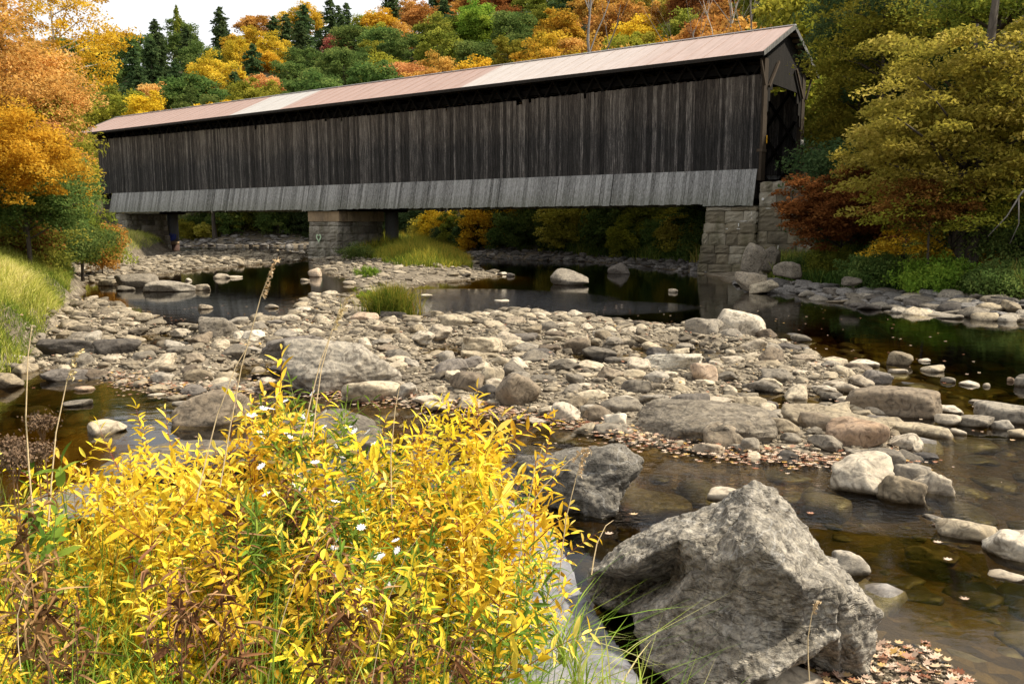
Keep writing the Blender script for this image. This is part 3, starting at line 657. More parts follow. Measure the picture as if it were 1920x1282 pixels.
MARKS = []       # landmarks for describing the small stones: (x, y, phrase)
def rock(name, label, cat, px, py, wpx, hpx, mat, yaw=0.0, k=9, cuts=9, rough=0.05, tilt=(0, 0), depth=0.72, seed=None, z=None, n=4, mark=None, stretch=None, group=None, sink=0.3):
    NROCK[0] += 1; seed = seed or 100 + NROCK[0]
    g = gp(px, py, 0.03 if z is None else z); D = math.hypot(g[0], g[1]); dep = math.atan2(CAMH - g[2], D); sl = math.hypot(D, CAMH - g[2])
    w = wpx * sl / FPX; d = w * depth; vh = hpx * sl / FPX
    h = max((vh - d * 0.5 * math.sin(dep)) / math.cos(dep), 0.16 * w)
    fw = np.array([g[0], g[1]]) / D; c = np.array([g[0], g[1]]) + fw * d * 0.42
    V, F = rock_shape(seed, n, k, cuts, rough)
    hh = h / (2 * (1 - sink)); 
    ya = math.atan2(fw[1], fw[0]) - math.pi / 2
    V = V @ rot(yaw).T * np.array([w / 2 / .93, d / 2, h * (0.5 + sink / 2) / .93]); V = V @ rot(ya, *tilt).T
    o = mesh_np(name, V, F, M[mat], smooth=True)
    zb = g[2] if z is not None else max(-0.02, min(gz(c[0], c[1]), 0.12))
    o.location = (c[0], c[1], zb + h - V[:, 2].max() * 1.0 if False else zb + h * (0.5 - sink / 2))
    tag(o, label, cat, group); PLACED.append((c[0], c[1], max(w, d) * .46)); 
    if mark: MARKS.append((c[0], c[1], mark))
    return o
B_ = 'boulder'
rock(B_, 'dark angular boulder with craggy pale top standing in the brown pool beside the yellow bush', B_, 1088, 968, 205, 132, 'craggy', .3, 8, 7, .09, (0.08, -.12), .8, seed=411, n=6, mark='the dark craggy boulder', z=-.02, sink=.25)
rock(B_, 'long layered grey-tan boulder with dark strata bands rising behind the leaf-strewn pool', B_, 1308, 838, 275, 98, 'layered', .25, 5, 7, .05, (0, -.05), .62, seed=422, n=6, mark='the layered boulder', z=-.03)
rock(B_, 'largest dark smooth boulder on the gravel bar, humped at one end like a seal', B_, 640, 738, 225, 100, 'grey', -.2, 5, 6, .07, (0, .12), .5, seed=433, n=6, mark='the seal-shaped boulder', z=.0)
rock(B_, 'low tan mound of rock in front of the seal-shaped boulder', B_, 694, 752, 118, 42, 'sandy', 0, 4, 6, .03, (0, 0), .55, seed=7, n=5, mark='the tan rock mound')
rock('rock_block', 'squared brown block with a sharp broken corner tilted on the gravel', 'rock', 962, 764, 72, 62, 'brown', .6, 22, 3, .03, (.1, -.25), .8, seed=31, mark='the squared brown block')
rock('rock', 'reddish-brown faceted stone beside the squared brown block', 'rock', 880, 743, 70, 40, 'brown', 0, 9, 8, .04, (0, .1), .8, seed=32, mark='the reddish-brown stone')
rock('rock', 'smooth tan egg-shaped stone touching the reddish-brown faceted one', 'rock', 922, 731, 45, 36, 'sandy', 0, 4, 5, .03, seed=33)
rock(B_, 'smooth dark brown rounded boulder with a broad domed top standing in shallow water', B_, 1673, 781, 148, 56, 'brown', 0, 6, 5, .04, (0, .03), .6, seed=34, n=5, mark='the domed brown boulder', z=-.01)
rock('stone_slab', 'straight-edged grey-green slab lying like a plank in the shallow water', 'slab', 1717, 811, 92, 26, 'sandy', 0, 26, 0, .015, (0, 0), .5, seed=35, mark='the straight-edged slab')
rock(B_, 'long low sandy boulder behind the pinkish-tan rounded one', B_, 1560, 818, 190, 50, 'sandy', 0, 5, 6, .04, (0, .08), .55, seed=36, n=5, z=0, mark='the long sandy boulder')
rock(B_, 'pinkish-tan rounded boulder with a smooth cap at the tip of the gravel bar', B_, 1603, 846, 102, 62, 'pink', 0, 5, 7, .03, (0, .1), .8, seed=37, n=5, mark='the pinkish boulder', z=.0)
rock('rock_block', 'dark brown flat-topped block leaning on the long sandy boulder', 'rock', 1536, 812, 74, 34, 'brown', .1, 16, 3, .04, (.05, .05), .6, seed=38, z=.06)
rock('rock_block', 'chunky tan-brown cube-like rock with broken faces before the layered boulder', 'rock', 1353, 842, 62, 46, 'brown', .7, 18, 5, .03, (.1, .1), .8, seed=39, mark='the cube-like rock', z=.03)
rock('cobble', 'round grey cobble beside the cube-like rock at the foot of the layered boulder', 'cobble', 1403, 850, 38, 29, 'grey', 0, 4, 4, .03, seed=40)
rock('rock', 'pale grey pointed rock with a vertical ridge standing in clear water', 'rock', 1617, 932, 108, 64, 'pale', .5, 12, 6, .04, (.05, .1), .7, seed=41, n=5, mark='the pointed pale rock', z=-.02)
rock('rock', 'rounded tan rock with a slight cleft in front of the pale pointed rock', 'rock', 1684, 948, 76, 50, 'sandy', 0, 6, 6, .04, (0, 0), .75, seed=42, n=5, mark='the cleft tan rock', z=-.02)
rock('rock', 'small upright brown-grey rock propped behind the pointed and cleft rocks', 'rock', 1704, 905, 50, 40, 'grey', .2, 10, 6, .03, (0, .2), .7, seed=43)
rock('rock', 'curled white-grey rock hollowed in its middle at the water riffle', 'rock', 1753, 930, 64, 40, 'pale', 0, 6, 8, .11, (0, .1), .7, seed=44, mark='the hollowed rock', z=-.02)
rock('rock', 'pale grey rough rock between the pinkish boulder and the upright rock', 'rock', 1650, 882, 84, 44, 'grey', .3, 11, 7, .05, (0, .12), .7, seed=45, n=5)
rock('rock', 'tan rounded box-shaped rock lying half under water near the riffle', 'rock', 1812, 1016, 92, 34, 'sandy', -.1, 12, 2, .03, (0, 0), .55, seed=46, mark='the box-shaped tan rock', z=-.02)
rock(B_, 'pale dome-like boulder partly cut off by the frame in the dark stream', B_, 1893, 1056, 110, 60, 'pale', 0, 6, 6, .05, (0, -.15), .8, seed=47, n=5, z=-.02)
rock('rock', 'grey thumb-shaped rock poking from the water behind the great schist boulder', 'rock', 1590, 1084, 66, 44, 'grey', .2, 6, 5, .04, (0, .15), .8, seed=48, z=-.02)
rock('rock', 'smooth whitish stone peeping out behind the peak of the great schist boulder', 'rock', 1362, 946, 100, 30, 'pale', 0, 4, 5, .02, (0, 0), .7, seed=49, z=-.01)
rock('rock', 'flat pale grey rock at the foot of the great schist boulder by fallen leaves', 'rock', 1475, 1310, 165, 52, 'pale', 0, 8, 6, .04, (0, 0), .6, seed=50, n=5, z=-.03)
rock(B_, 'pale flat-faced boulder streaked with white droppings at the edge of the dark pool', B_, 1388, 634, 96, 44, 'pale', 0, 8, 5, .02, (0, .18), .5, seed=51, n=5, mark='the white-streaked boulder', z=.0)
rock('rock', 'mottled grey-brown rock pressed against the white-streaked boulder', 'rock', 1316, 635, 64, 35, 'grey', 0, 6, 6, .04, (0, -.08), .7, seed=52)
rock(B_, 'lone dark-bellied boulder standing in the still water off the far bank', B_, 1070, 536, 72, 30, 'grey', 0, 7, 6, .03, (0, .05), .7, seed=53, n=5, mark='the lone pool boulder', z=-.02)
rock(B_, 'nearly black round boulder at the waterline of the dark far-bank stones', B_, 1160, 514, 38, 20, 'dark', 0, 5, 6, .03, seed=54, z=0)
rock(B_, 'tall grey hump-backed boulder in the pool near the grassy bank', B_, 266, 540, 66, 27, 'grey', 0, 5, 5, .03, (0, -.05), .7, seed=55, n=5, mark='the hump-backed pool boulder', z=-.02)
rock(B_, 'low oval grey boulder tapering to a point beside the hump-backed pool boulder', B_, 326, 548, 72, 21, 'grey', 0, 5, 5, .03, (0, .1), .7, seed=56, n=5, z=-.02)
rock('cobble', 'tan stone in the pool beyond the point of the oval boulder', 'cobble', 381, 545, 32, 12, 'sandy', 0, 5, 5, .03, seed=57, z=-.01)
rock('rock', 'pale flat rock in the pool on the grassy side of the hump-backed boulder', 'rock', 206, 537, 42, 12, 'sandy', 0, 6, 5, .04, seed=58, z=-.01)
rock('rock', 'squarish tan rock behind the pale flat one in the pool by the grassy bank', 'rock', 220, 527, 36, 11, 'grey', 0, 9, 5, .04, seed=59, z=-.01)
rock('rock', 'small grey wedge rock under the hump-backed pool boulder', 'rock', 236, 546, 28, 10, 'grey', 0, 7, 5, .04, seed=60, z=-.01)
rock(B_, 'round brown-grey boulder alone among flat stones at the upper edge of the bar', B_, 408, 643, 78, 40, 'grey', 0, 5, 6, .04, (0, .05), .7, seed=61, n=5, mark='the round upper-bar boulder')
rock(B_, 'long dark shadowed rock stretched behind the seal-shaped boulder', B_, 548, 676, 104, 34, 'dark', 0, 6, 6, .05, (0, -.12), .5, seed=62, n=5, mark='the long dark rock')
rock(B_, 'dark olive rounded boulder nearest the grassy bank on the gravel bar', B_, 134, 671, 84, 29, 'dark', 0, 6, 6, .04, (0, .08), .7, seed=63, n=5, mark='the dark olive boulder')
rock('stone_slab', 'dark blue-grey tilted slab with a squared end on the leafy side of the bar', 'slab', 219, 674, 74, 28, 'dark', .1, 14, 4, .03, (.1, -.1), .6, seed=64, mark='the blue-grey slab')
rock(B_, 'dark brown whale-back rock standing in the small pool by the bar', B_, 125, 716, 80, 26, 'dark', 0, 5, 5, .04, (0, .06), .7, seed=65, n=5, mark='the whale-back rock', z=-.02)
rock('rock', 'tan pointed rock at the grassy edge of the small still pool', 'rock', 18, 730, 44, 24, 'sandy', 0, 7, 5, .04, (0, .2), .7, seed=66, z=-.01)
rock('rock', 'flat striped grey stone floating-like in the golden pool', 'rock', 144, 765, 44, 14, 'grey', 0, 6, 5, .02, seed=67, z=-.02)
rock('rock', 'flat tan rock in the golden pool next to the bright sky reflection', 'rock', 200, 816, 64, 26, 'sandy', .2, 8, 6, .03, seed=68, z=-.02, mark='the flat tan pool rock')
rock(B_, 'big brown-grey boulder half hidden by the yellow bush beside the golden pool', B_, 404, 802, 142, 66, 'brown', 0, 6, 6, .05, (0, -.1), .7, seed=69, n=5, z=-.03, mark='the half-hidden boulder')
rock(B_, 'grey mossy boulder just behind the white asters at the top of the bush', B_, 632, 838, 200, 72, 'grey', 0, 5, 6, .05, (0, .12), .7, seed=70, n=5, z=-.03)
rock('stone_slab', 'wide flat blue-grey slab seen through the top of the yellow bush', 'slab', 330, 900, 250, 48, 'grey', .1, 9, 5, .04, (0, .02), .8, seed=71, n=5, z=-.03)
rock('stone_slab', 'long dark grey slab under the yellow leaves beside the near bank pool', 'slab', 150, 985, 230, 48, 'dark', .2, 9, 6, .05, (0, -.04), .7, seed=72, n=5, z=-.03)
rock('rock', 'sunlit tan broken rock with a dark undercut face mid-bar', 'rock', 904, 679, 84, 38, 'sandy', .3, 13, 6, .05, (0, .05), .7, seed=73, n=5, mark='the undercut tan rock')
rock('rock', 'brown rounded loaf-shaped rock near the middle of the bar', 'rock', 1079, 661, 52, 30, 'brown', 0, 5, 5, .03, seed=74, mark='the loaf-shaped rock')
rock('rock', 'grey-tan lens-shaped rock touching the loaf-shaped rock', 'rock', 1122, 668, 72, 25, 'grey', 0, 7, 6, .03, (0, .1), .6, seed=75)
rock('rock', 'tan domed rock at the back row of the bar behind the undercut rock', 'rock', 857, 623, 62, 26, 'sandy', 0, 5, 6, .03, seed=76, mark='the tan domed rock')
rock('rock', 'dark wet-looking round rock beside the loaf-shaped one', 'rock', 972, 655, 50, 22, 'dark', 0, 5, 5, .03, seed=77)
rock('stone_slab', 'dark laminated slab jutting into the small pocket of water on the bar', 'slab', 1262, 705, 105, 36, 'layered', 0, 8, 5, .05, (0, -.08), .6, seed=78, n=5, mark='the laminated slab')
rock('rock', 'smooth pinkish-brown humped stone at the end of the laminated slab', 'rock', 1320, 718, 54, 34, 'pink', 0, 4, 5, .03, seed=79, mark='the humped pinkish stone')
rock('rock', 'wide tan stone under the back row near the sedge clump', 'rock', 687, 613, 50, 22, 'pink', 0, 7, 6, .04, seed=80)
rock('rock', 'dark flat-topped rock between the sedge clump and the bar', 'rock', 738, 608, 56, 18, 'dark', 0, 9, 6, .04, seed=81)
rock('rock', 'white rounded rock at the front edge of the bar above the leaf-lined water', 'rock', 1058, 790, 66, 34, 'pale', 0, 6, 6, .04, seed=82, mark='the white front rock')
rock('rock', 'two-tone brown and cream rock at the front edge of the bar', 'rock', 1120, 790, 58, 30, 'brown', .3, 9, 6, .04, seed=83)
rock('rock', 'leaning pale wedge stone at the front edge of the bar near the layered boulder', 'rock', 1155, 806, 46, 32, 'pale', .4, 12, 6, .03, (0, -.3), .6, seed=84)
# scattered stones standing in the stream
STREAM = [(1444, 703, 62, 27, 'sandy'), (1501, 712, 56, 21, 'pale'), (1436, 736, 54, 22, 'grey'), (1531, 694, 50, 15, 'pale'), (1686, 686, 52, 24, 'sandy'), (1619, 690, 52, 16, 'pale'), (1612, 698, 46, 16, 'brown'),
 (1683, 702, 28, 11, 'pale'), (1748, 699, 38, 15, 'sandy'), (1778, 719, 25, 11, 'grey'), (1818, 725, 30, 11, 'pale'), (1850, 727, 12, 8, 'pale'), (1735, 680, 22, 8, 'pale'), (1894, 717, 12, 9, 'pink'), (1832, 758, 24, 9, 'pale'),
 (1914, 726, 26, 20, 'grey'), (1780, 777, 46, 15, 'pale'), (1892, 796, 92, 34, 'grey'), (1822, 804, 56, 24, 'grey'), (1778, 800, 46, 24, 'pale'), (1882, 808, 36, 18, 'grey'), (1797, 817, 27, 12, 'pale'), (1908, 823, 36, 18, 'sandy'),
 (1642, 780, 46, 21, 'pale'), (1606, 778, 32, 20, 'sandy'), (1555, 752, 44, 16, 'grey'), (1594, 740, 52, 20, 'pale'), (1586, 762, 36, 20, 'pale'), (1550, 740, 24, 8, 'pale'), (1445, 765, 30, 14, 'dark'), (1500, 642, 36, 16, 'grey'), (1642, 794, 34, 15, 'dark'),
 (1262, 549, 20, 8, 'pale'), (592, 520, 24, 18, 'pink'), (572, 528, 15, 6, 'pale'), (655, 534, 22, 8, 'pale'), (415, 523, 30, 9, 'pale'), (440, 522, 26, 6, 'pale'), (352, 528, 12, 6, 'pale'), (383, 581, 26, 10, 'pale'), (512, 579, 24, 9, 'pale'), (565, 578, 34, 10, 'sandy'),
 (566, 590, 36, 14, 'pale'), (602, 584, 30, 14, 'sandy'), (295, 745, 30, 8, 'pale'), (160, 735, 30, 10, 'pink'), (330, 752, 30, 10, 'sandy'), (340, 762, 36, 10, 'grey'), (20, 696, 36, 14, 'grey'), (1385, 545, 1, 1, None), (940, 516, 22, 6, 'pale'), (958, 519, 16, 7, 'dark'),
 (870, 518, 14, 6, 'pale'), (800, 556, 24, 5, 'pale'), (940, 568, 26, 6, 'pale'), (1690, 945, 1, 1, None), (1745, 975, 32, 10, 'grey'), (1770, 992, 34, 12, 'pink'), (1890, 1092, 60, 9, 'pale'), (1735, 862, 40, 12, 'dark'), (300, 690, 1, 1, None)]
CW = {'sandy': 'tan', 'pale': 'pale', 'grey': 'grey', 'brown': 'brown', 'dark': 'dark', 'pink': 'pinkish'}
STN = []
for i, (x, y, w_, h_, m_) in enumerate(STREAM):
    if not m_: continue
    o = rock('river_stone', None, 'stone', x, y, w_, h_, m_, RND.uniform(-.5, .5), RND.choice([5, 6, 8]), 6, .04, (0, RND.uniform(-.1, .1)), RND.uniform(.6, .85), seed=600 + i, n=3 if w_ < 40 else 4, z=-.015)
    STN.append((o, m_, w_, 'water'))
# right abutment's fallen blocks
AB = [('stone_slab', 'tall leaning grey slab propped upright against the mossy abutment', 1408, 516, 36, 56, 'grey', (0, .42), 18), ('rock_block', 'thick grey-brown block tipped beside the tall leaning slab', 1440, 510, 46, 40, 'grey', (0, -.55), 20),
      (B_, 'pinkish-white wedge boulder at the water below the leaning slab', 1407, 546, 54, 34, 'pale', (0, .1), 9), ('rock_block', 'pale slanting flat block in the water beside the pinkish-white wedge boulder', 1428, 548, 52, 20, 'sandy', (0, -.25), 16),
      ('rock_block', 'squarish dark grey block standing on rubble under the rust-coloured shrub', 1508, 466, 44, 52, 'grey', (0, .1), 12), ('rock', 'rounded grey rock among weeds beyond the tipped block', 1478, 520, 44, 30, 'grey', (0, .2), 8), ('rock', 'dark rough rock heaped behind the tipped block', 1462, 488, 50, 26, 'dark', (0, .1), 10),
      ('rock', 'grey pointed rock poking through yellow leaves on the far bank', 1605, 505, 34, 26, 'grey', (0, .2), 10), ('rock', 'pale angular rock resting on top of the flat bank stones', 1594, 536, 30, 15, 'grey', (0, .1), 14)]
for nme, lab, x, y, w_, h_, m_, tl, kk in AB:
    q = gp(x, y); rock(nme, lab, 'rock' if nme != B_ else B_, x, y, w_, h_, m_, 0.2, kk, 3, .03, tl, .7, seed=900 + x, z=.05 if y > 540 else (1.0 if y < 480 else .45), sink=.1)

# the great schist boulder, sculpted facet by facet from measured points
def great_boulder():
    Pn = {'A': (1415, 903, 4.72), 'A2': (1455, 925, 4.78), 'K': (1490, 965, 4.80), 'J': (1545, 1035, 4.72), 'H0': (1600, 1095, 4.62), 'H': (1648, 1150, 4.52), 'H2': (1632, 1192, 4.45), 'I': (1575, 1192, 4.46),
          'B0': (1330, 952, 4.86), 'B1': (1250, 978, 4.92), 'B2': (1180, 1015, 4.95), 'B': (1105, 1072, 4.85), 'Bl': (1110, 1120, 4.80), 'Cl': (1190, 1150, 4.72),
          'U1': (1180, 1062, 4.52), 'U2': (1275, 1012, 4.42), 'U3': (1325, 1022, 4.36), 'Kn': (1400, 955, 4.52),
          'V1': (1255, 1085, 4.95), 'V2': (1190, 1120, 4.95), 'S1': (1318, 1066, 4.30), 'S2': (1435, 1030, 4.10), 'S3': (1505, 1100, 4.14), 'G': (1562, 1100, 4.30), 'G2': (1570, 1190, 4.28),
          'C': (1195, 1165, 4.38), 'C2': (1210, 1235, 4.22), 'E0': (1275, 1300, 3.98), 'E1': (1400, 1285, 3.95), 'E2': (1500, 1240, 4.12), 'W': (1262, 1128, 4.32), 'X': (1390, 1150, 4.20), 'Y': (1500, 1170, 4.22),
          'bk1': (1300, 1010, 5.6), 'bk2': (1500, 1040, 5.5), 'bb1': (1150, 1120, 5.5), 'bb2': (1600, 1120, 5.3), 'bot': (1380, 1200, 4.9)}
    Pw = {k: at(*v) for k, v in Pn.items()}
    for k in ('bb1', 'bb2', 'bot'): Pw[k][2] = -.35
    for k in ('E0', 'E1', 'E2', 'C2', 'Cl', 'H2', 'I', 'Bl'): Pw[k][2] = min(Pw[k][2], -.02 if k in ('H2', 'I') else Pw[k][2])
    T = ('A Kn B0,B0 Kn U3,B0 U3 U2,B0 U2 B1,B1 U2 B2,B2 U2 U1,B2 U1 B,B U1 V1,B V1 V2,B V2 Bl,Bl V2 Cl,U1 U2 V1,U2 U3 S1,U2 S1 V1,U3 Kn S1,Kn S2 S1,A A2 Kn,A2 K Kn,K S2 Kn,K J S3,K S3 S2,J H0 G,J G S3,H0 H G,H H2 G,G H2 I,G I G2,'
         'S3 G Y,G G2 Y,S2 S3 Y,S2 Y X,S1 S2 X,S1 X W,V1 S1 W,V2 V1 W,V2 W C,Cl V2 C,W X C,C X C2,C2 X E0,X E1 E0,X Y E1,Y E2 E1,Y G2 E2,'
         'A B0 bk1,B0 B1 bk1,B1 B2 bk1,B2 B bb1,B2 bb1 bk1,B Bl bb1,A bk1 A2,A2 bk1 bk2,A2 bk2 K,K bk2 J,J bk2 H0,H0 bk2 bb2,H0 bb2 H,H bb2 H2,bk1 bb1 bb2,bk1 bb2 bk2,'
         'Bl Cl bb1,Cl bot bb1,Cl C bot,C C2 bot,C2 E0 bot,E0 E1 bot,E1 E2 bot,E2 G2 bot,G2 I bot,I H2 bot,H2 bb2 bot,bb1 bot bb2')
    names = list(Pw); bm = bmesh.new(); vs = {k: bm.verts.new(Pw[k]) for k in names}
    for t in T.split(','):
        try: bm.faces.new([vs[k] for k in t.split()])
        except ValueError: pass
    bmesh.ops.recalc_face_normals(bm, faces=bm.faces)
    bmesh.ops.subdivide_edges(bm, edges=bm.edges, cuts=2, use_grid_fill=True, smooth=0)
    bmesh.ops.triangulate(bm, faces=bm.faces)
    for it in range(4):
        bmesh.ops.subdivide_edges(bm, edges=bm.edges, cuts=1, use_grid_fill=True)
        if it < 2: bmesh.ops.smooth_vert(bm, verts=bm.verts, factor=.06, use_axis_x=True, use_axis_y=True, use_axis_z=True)
        bmesh.ops.triangulate(bm, faces=[f for f in bm.faces if len(f.verts) > 3])
        if len(bm.verts) > 60000: break
    bm.normal_update(); V = np.array([v.co[:] for v in bm.verts]); Nn = np.array([v.normal[:] for v in bm.verts]); F = np.array([[v.index for v in f.verts] for f in bm.faces]); bm.free()
    c = np.array([0.9, 4.6, 0.2]); Q = V - c
    sk = Q @ np.array([[1, .2, .35], [0, 1, .3], [-.5, .2, 1.0]]).T
    d = .018 * fbm(Q * 3.0, 5, 4) + .020 * (1 - 2.4 * np.abs(fbm(sk * np.array([3.5, 3.5, 9]), 8, 4))) + .012 * fbm(Q * 24, 3, 4) + .010 * (1 - np.abs(fbm(Q * 10, 31, 3)) * 3)
    V = V + Nn * d[:, None]
    o = mesh_np('great_boulder', V - c, F, M['bigrock'], smooth=True); o.location = c
    tag(o, 'huge craggy grey schist boulder with a peaked top and dark hollow beside the near bank', 'boulder')
    MARKS.append((.9, 4.6, 'the great schist boulder')); PLACED.append((.85, 4.75, .75))
great_boulder()

# smooth pale slab that slopes from the near bank into the water
sl_ = np.array([at(*q)[:2] if False else gp(q[0], q[1], .08)[:2] for q in ((860, 900), (945, 925), (1015, 965), (1062, 1040), (1085, 1095), (1125, 1150), (1150, 1200), (1185, 1250), (1230, 1330), (1000, 1500), (700, 1300))])
xs_ = np.linspace(sl_[:, 0].min() - .1, sl_[:, 0].max() + .1, 110); ys_ = np.linspace(sl_[:, 1].min() - .1, sl_[:, 1].max() + .1, 150); XX, YY = np.meshgrid(xs_, ys_); PP = np.stack([XX.ravel(), YY.ravel()], 1)
sd_ = seg_sd(PP, sl_) + .03 * fbm(np.column_stack([PP * 4, np.zeros(len(PP))]), 71, 4); hh_ = np.where(sd_ > 0, .07 + .14 * np.clip(sd_, 0, 1.2) + .012 * fbm(np.column_stack([PP * 5, np.zeros(len(PP))]), 72, 5), .07 + sd_ * 5); hh_ = np.maximum(hh_, -.45)
II = np.arange(110 * 150).reshape(150, 110); o = mesh_np('bedrock_slab', np.column_stack([PP, hh_]), np.stack([II[:-1, :-1], II[:-1, 1:], II[1:, 1:], II[1:, :-1]], -1).reshape(-1, 4), M['bedrock'], smooth=True)
tag(o, 'smooth pale grey rock shelf sloping into the water between bush and great boulder', 'rock')
# ------------------------------------------------------------------ cobbles and gravel
PROTO = [rock_shape(2000 + i, 3, [5, 8, 12, 18][i % 4], 8, [.05, .07][i % 2]) for i in range(24)]
PROTO4 = [rock_shape(2000 + i, 4, [5, 8, 12, 18][i % 4], 8, [.05, .07][i % 2]) for i in range(24)]
PROTO_A = [rock_shape(2100 + i, 3, [16, 22, 13][i % 3], 5, .035) for i in range(12)]
PROTO_S = [rock_shape(2200 + i, 2, [6, 9, 14][i % 3], 6, .06) for i in range(12)]
def scatter(n, poly, smin, smax, power, occ, over=.82, margin=-.1):
    """dart throwing of discs inside a polygon, big first"""
    lo, hi = poly.min(0), poly.max(0); out = []
    sizes = np.sort(smin * (smax / smin) ** (NR.random(n) ** power))[::-1]
    for ch in range(0, n, 500):
        s = sizes[ch:ch + 500]; m = 12
        c = NR.uniform(lo, hi, (len(s) * m, 2)); c = c[seg_sd(c, poly) > margin]; ci = 0
        for r_ in s * .5:
            for _ in range(5):
                if ci >= len(c): break
                q = c[ci]; ci += 1; gx, gy = int(q[0] // .5), int(q[1] // .5); ok = True
                for ax_ in (gx - 1, gx, gx + 1):
                    for ay_ in (gy - 1, gy, gy + 1):
                        for (x, y, rr) in occ.get((ax_, ay_), ()):
                            if (x - q[0]) ** 2 + (y - q[1]) ** 2 < (rr + r_) ** 2 * over * over: ok = False; break
                        if not ok: break
                    if not ok: break
                if ok:
                    occ.setdefault((gx, gy), []).append((q[0], q[1], r_)); out.append((q[0], q[1], r_)); break
    return out
OCC = {}
for (x, y, r_) in PLACED:
    st = max(.3, r_ * .6)
    gxs = np.arange(-r_, r_ + .01, .2)
    for a in gxs:
        for b2 in gxs:
            if a * a + b2 * b2 <= (r_ * .85) ** 2: OCC.setdefault((int((x + a) // .5), int((y + b2) // .5)), []).append((x + a, y + b2, .06))
FB = P2([(1375, 530), (1440, 534), (1560, 550), (1700, 565), (1990, 590), (1990, 612), (1800, 598), (1690, 588), (1590, 574), (1500, 560), (1440, 554)])
FC = P2([(745, 462), (870, 476), (980, 479), (1080, 482), (1160, 488), (1250, 496), (1325, 504), (1325, 516), (1250, 513), (1160, 504), (1080, 496), (980, 492), (870, 489), (800, 480), (740, 470)])
FD = P2([(330, 457), (450, 458), (580, 458), (590, 474), (560, 478), (470, 466), (400, 463), (330, 464)])
regs = {'bar': (scatter(4300, BAR, .06, .48, 2.2, OCC, .90, -.12), PROTO, 'the gravel bar'),
        'bank': (scatter(1500, FB, .12, .7, 1.6, OCC, .7, 0), PROTO_A, 'the far bank'),
        'rip': (scatter(1000, FC, .16, .75, 1.5, OCC, .72, 0), PROTO, 'the dark shore under the bridge'),
        'riv': (scatter(400, FD, .25, .9, 1.4, OCC, .75, 0), PROTO, 'the shore beyond the pier'),
        'strip': (scatter(1500, STRIP, .12, .6, 1.7, OCC, .78, 0), PROTO, 'the shore of the grassy bank'),
        'isle': (scatter(1500, ISLE, .12, .6, 2.0, OCC, .78, -.1), PROTO, 'the weedy island')}
cand = []
for rk, (lst, pr, nm) in regs.items():
    for (x, y, r_) in lst:
        vx, vy = proj((x, y, .1)); D = math.hypot(x, y)
        if -30 < vx < 1950 and not (rk == 'isle' and P2([(660, 466), (850, 460), (890, 500), (760, 522), (690, 512)]) is None): cand.append((r_ / D, rk, x, y, r_))
        elif -200 < vx < 2120: cand.append((0, rk, x, y, r_))
cand.sort(key=lambda c: -c[0])
NIND = 232
heap = {'gravel': [], 'riprap': []}
def stone_xf(rk, x, y, r_, rs, ang):
    """scale, rotation and height of a lying stone"""
    fl = rs.uniform(.22, .42) if rk == 'bank' else rs.uniform(.30, .60)
    el = rs.uniform(.62, .9); yaw = rs.uniform(0, 6.28); tl = rs.uniform(-.32, .32) if rk != 'bank' else rs.uniform(-.4, .3)
    A = rot(yaw, tl, rs.uniform(-.15, .15)) @ np.diag([r_ * 1.1, r_ * 1.1 * el, r_ * 1.1 * fl])
    g = max(gz(x, y), -.05) if r_ > .12 else gz(x, y)
    return A, np.array([x, y, g + r_ * fl * (.35 if rk != 'bank' else .6)])
ind = []
for i, (sc_, rk, x, y, r_) in enumerate(cand[:NIND]):
    pr = PROTO4 if rk != 'bank' else PROTO_A; V, F = pr[i % len(pr)]; A, loc = stone_xf(rk, x, y, r_, RND, 0)
    col = RND.choice({'bar': ['sandy'] * 5 + ['pale'] * 2 + ['grey'] * 4 + ['brown', 'dark'], 'bank': ['grey'] * 3 + ['dark', 'sandy'], 'rip': ['dark'] * 3 + ['grey'], 'riv': ['grey', 'pale'], 'strip': ['sandy', 'grey', 'pale'], 'isle': ['sandy', 'pale', 'grey']}[rk])
    o = mesh_np('river_stone', V @ A.T, F, M[col], smooth=True); o.location = loc; STN.append((o, col, r_, rk)); ind.append(o)
for pts, rk0 in ((cand[NIND:], None),):
    big = {}
    gl_ = {'gravel': ([], [], [], 0), 'riprap': ([], [], [], 0)}
    XY = np.array([(c[2], c[3]) for c in pts]); GZ = ground(XY)
    for (sc_, rk, x, y, r_), g in zip(pts, GZ):
        key = 'riprap' if rk in ('bank', 'rip', 'riv') else 'gravel'
        far = sc_ < .006; prs = PROTO_S if far or sc_ == 0 else (PROTO_A if rk == 'bank' else PROTO)
        V, F = prs[RND.randrange(len(prs))]; fl = RND.uniform(.22, .42) if rk == 'bank' else RND.uniform(.24, .54)
        A = rot(RND.uniform(0, 6.28), RND.uniform(-.25, .25) - (.1 if rk == 'bank' else 0), RND.uniform(-.2, .2)) @ np.diag([r_ * 1.12, r_ * RND.uniform(.7, 1), r_ * fl])
        v, f, a, n0 = gl_[key]; n0 = sum(len(q) for q in v) if False else gl_[key][3]
        v.append(V @ A.T + np.array([x, y, g + r_ * fl * .4])); f.append(F + n0); a.append(np.full(len(F), min(1, max(0, RND.gauss(.46, .27)))))
        gl_[key] = (v, f, a, n0 + len(V))
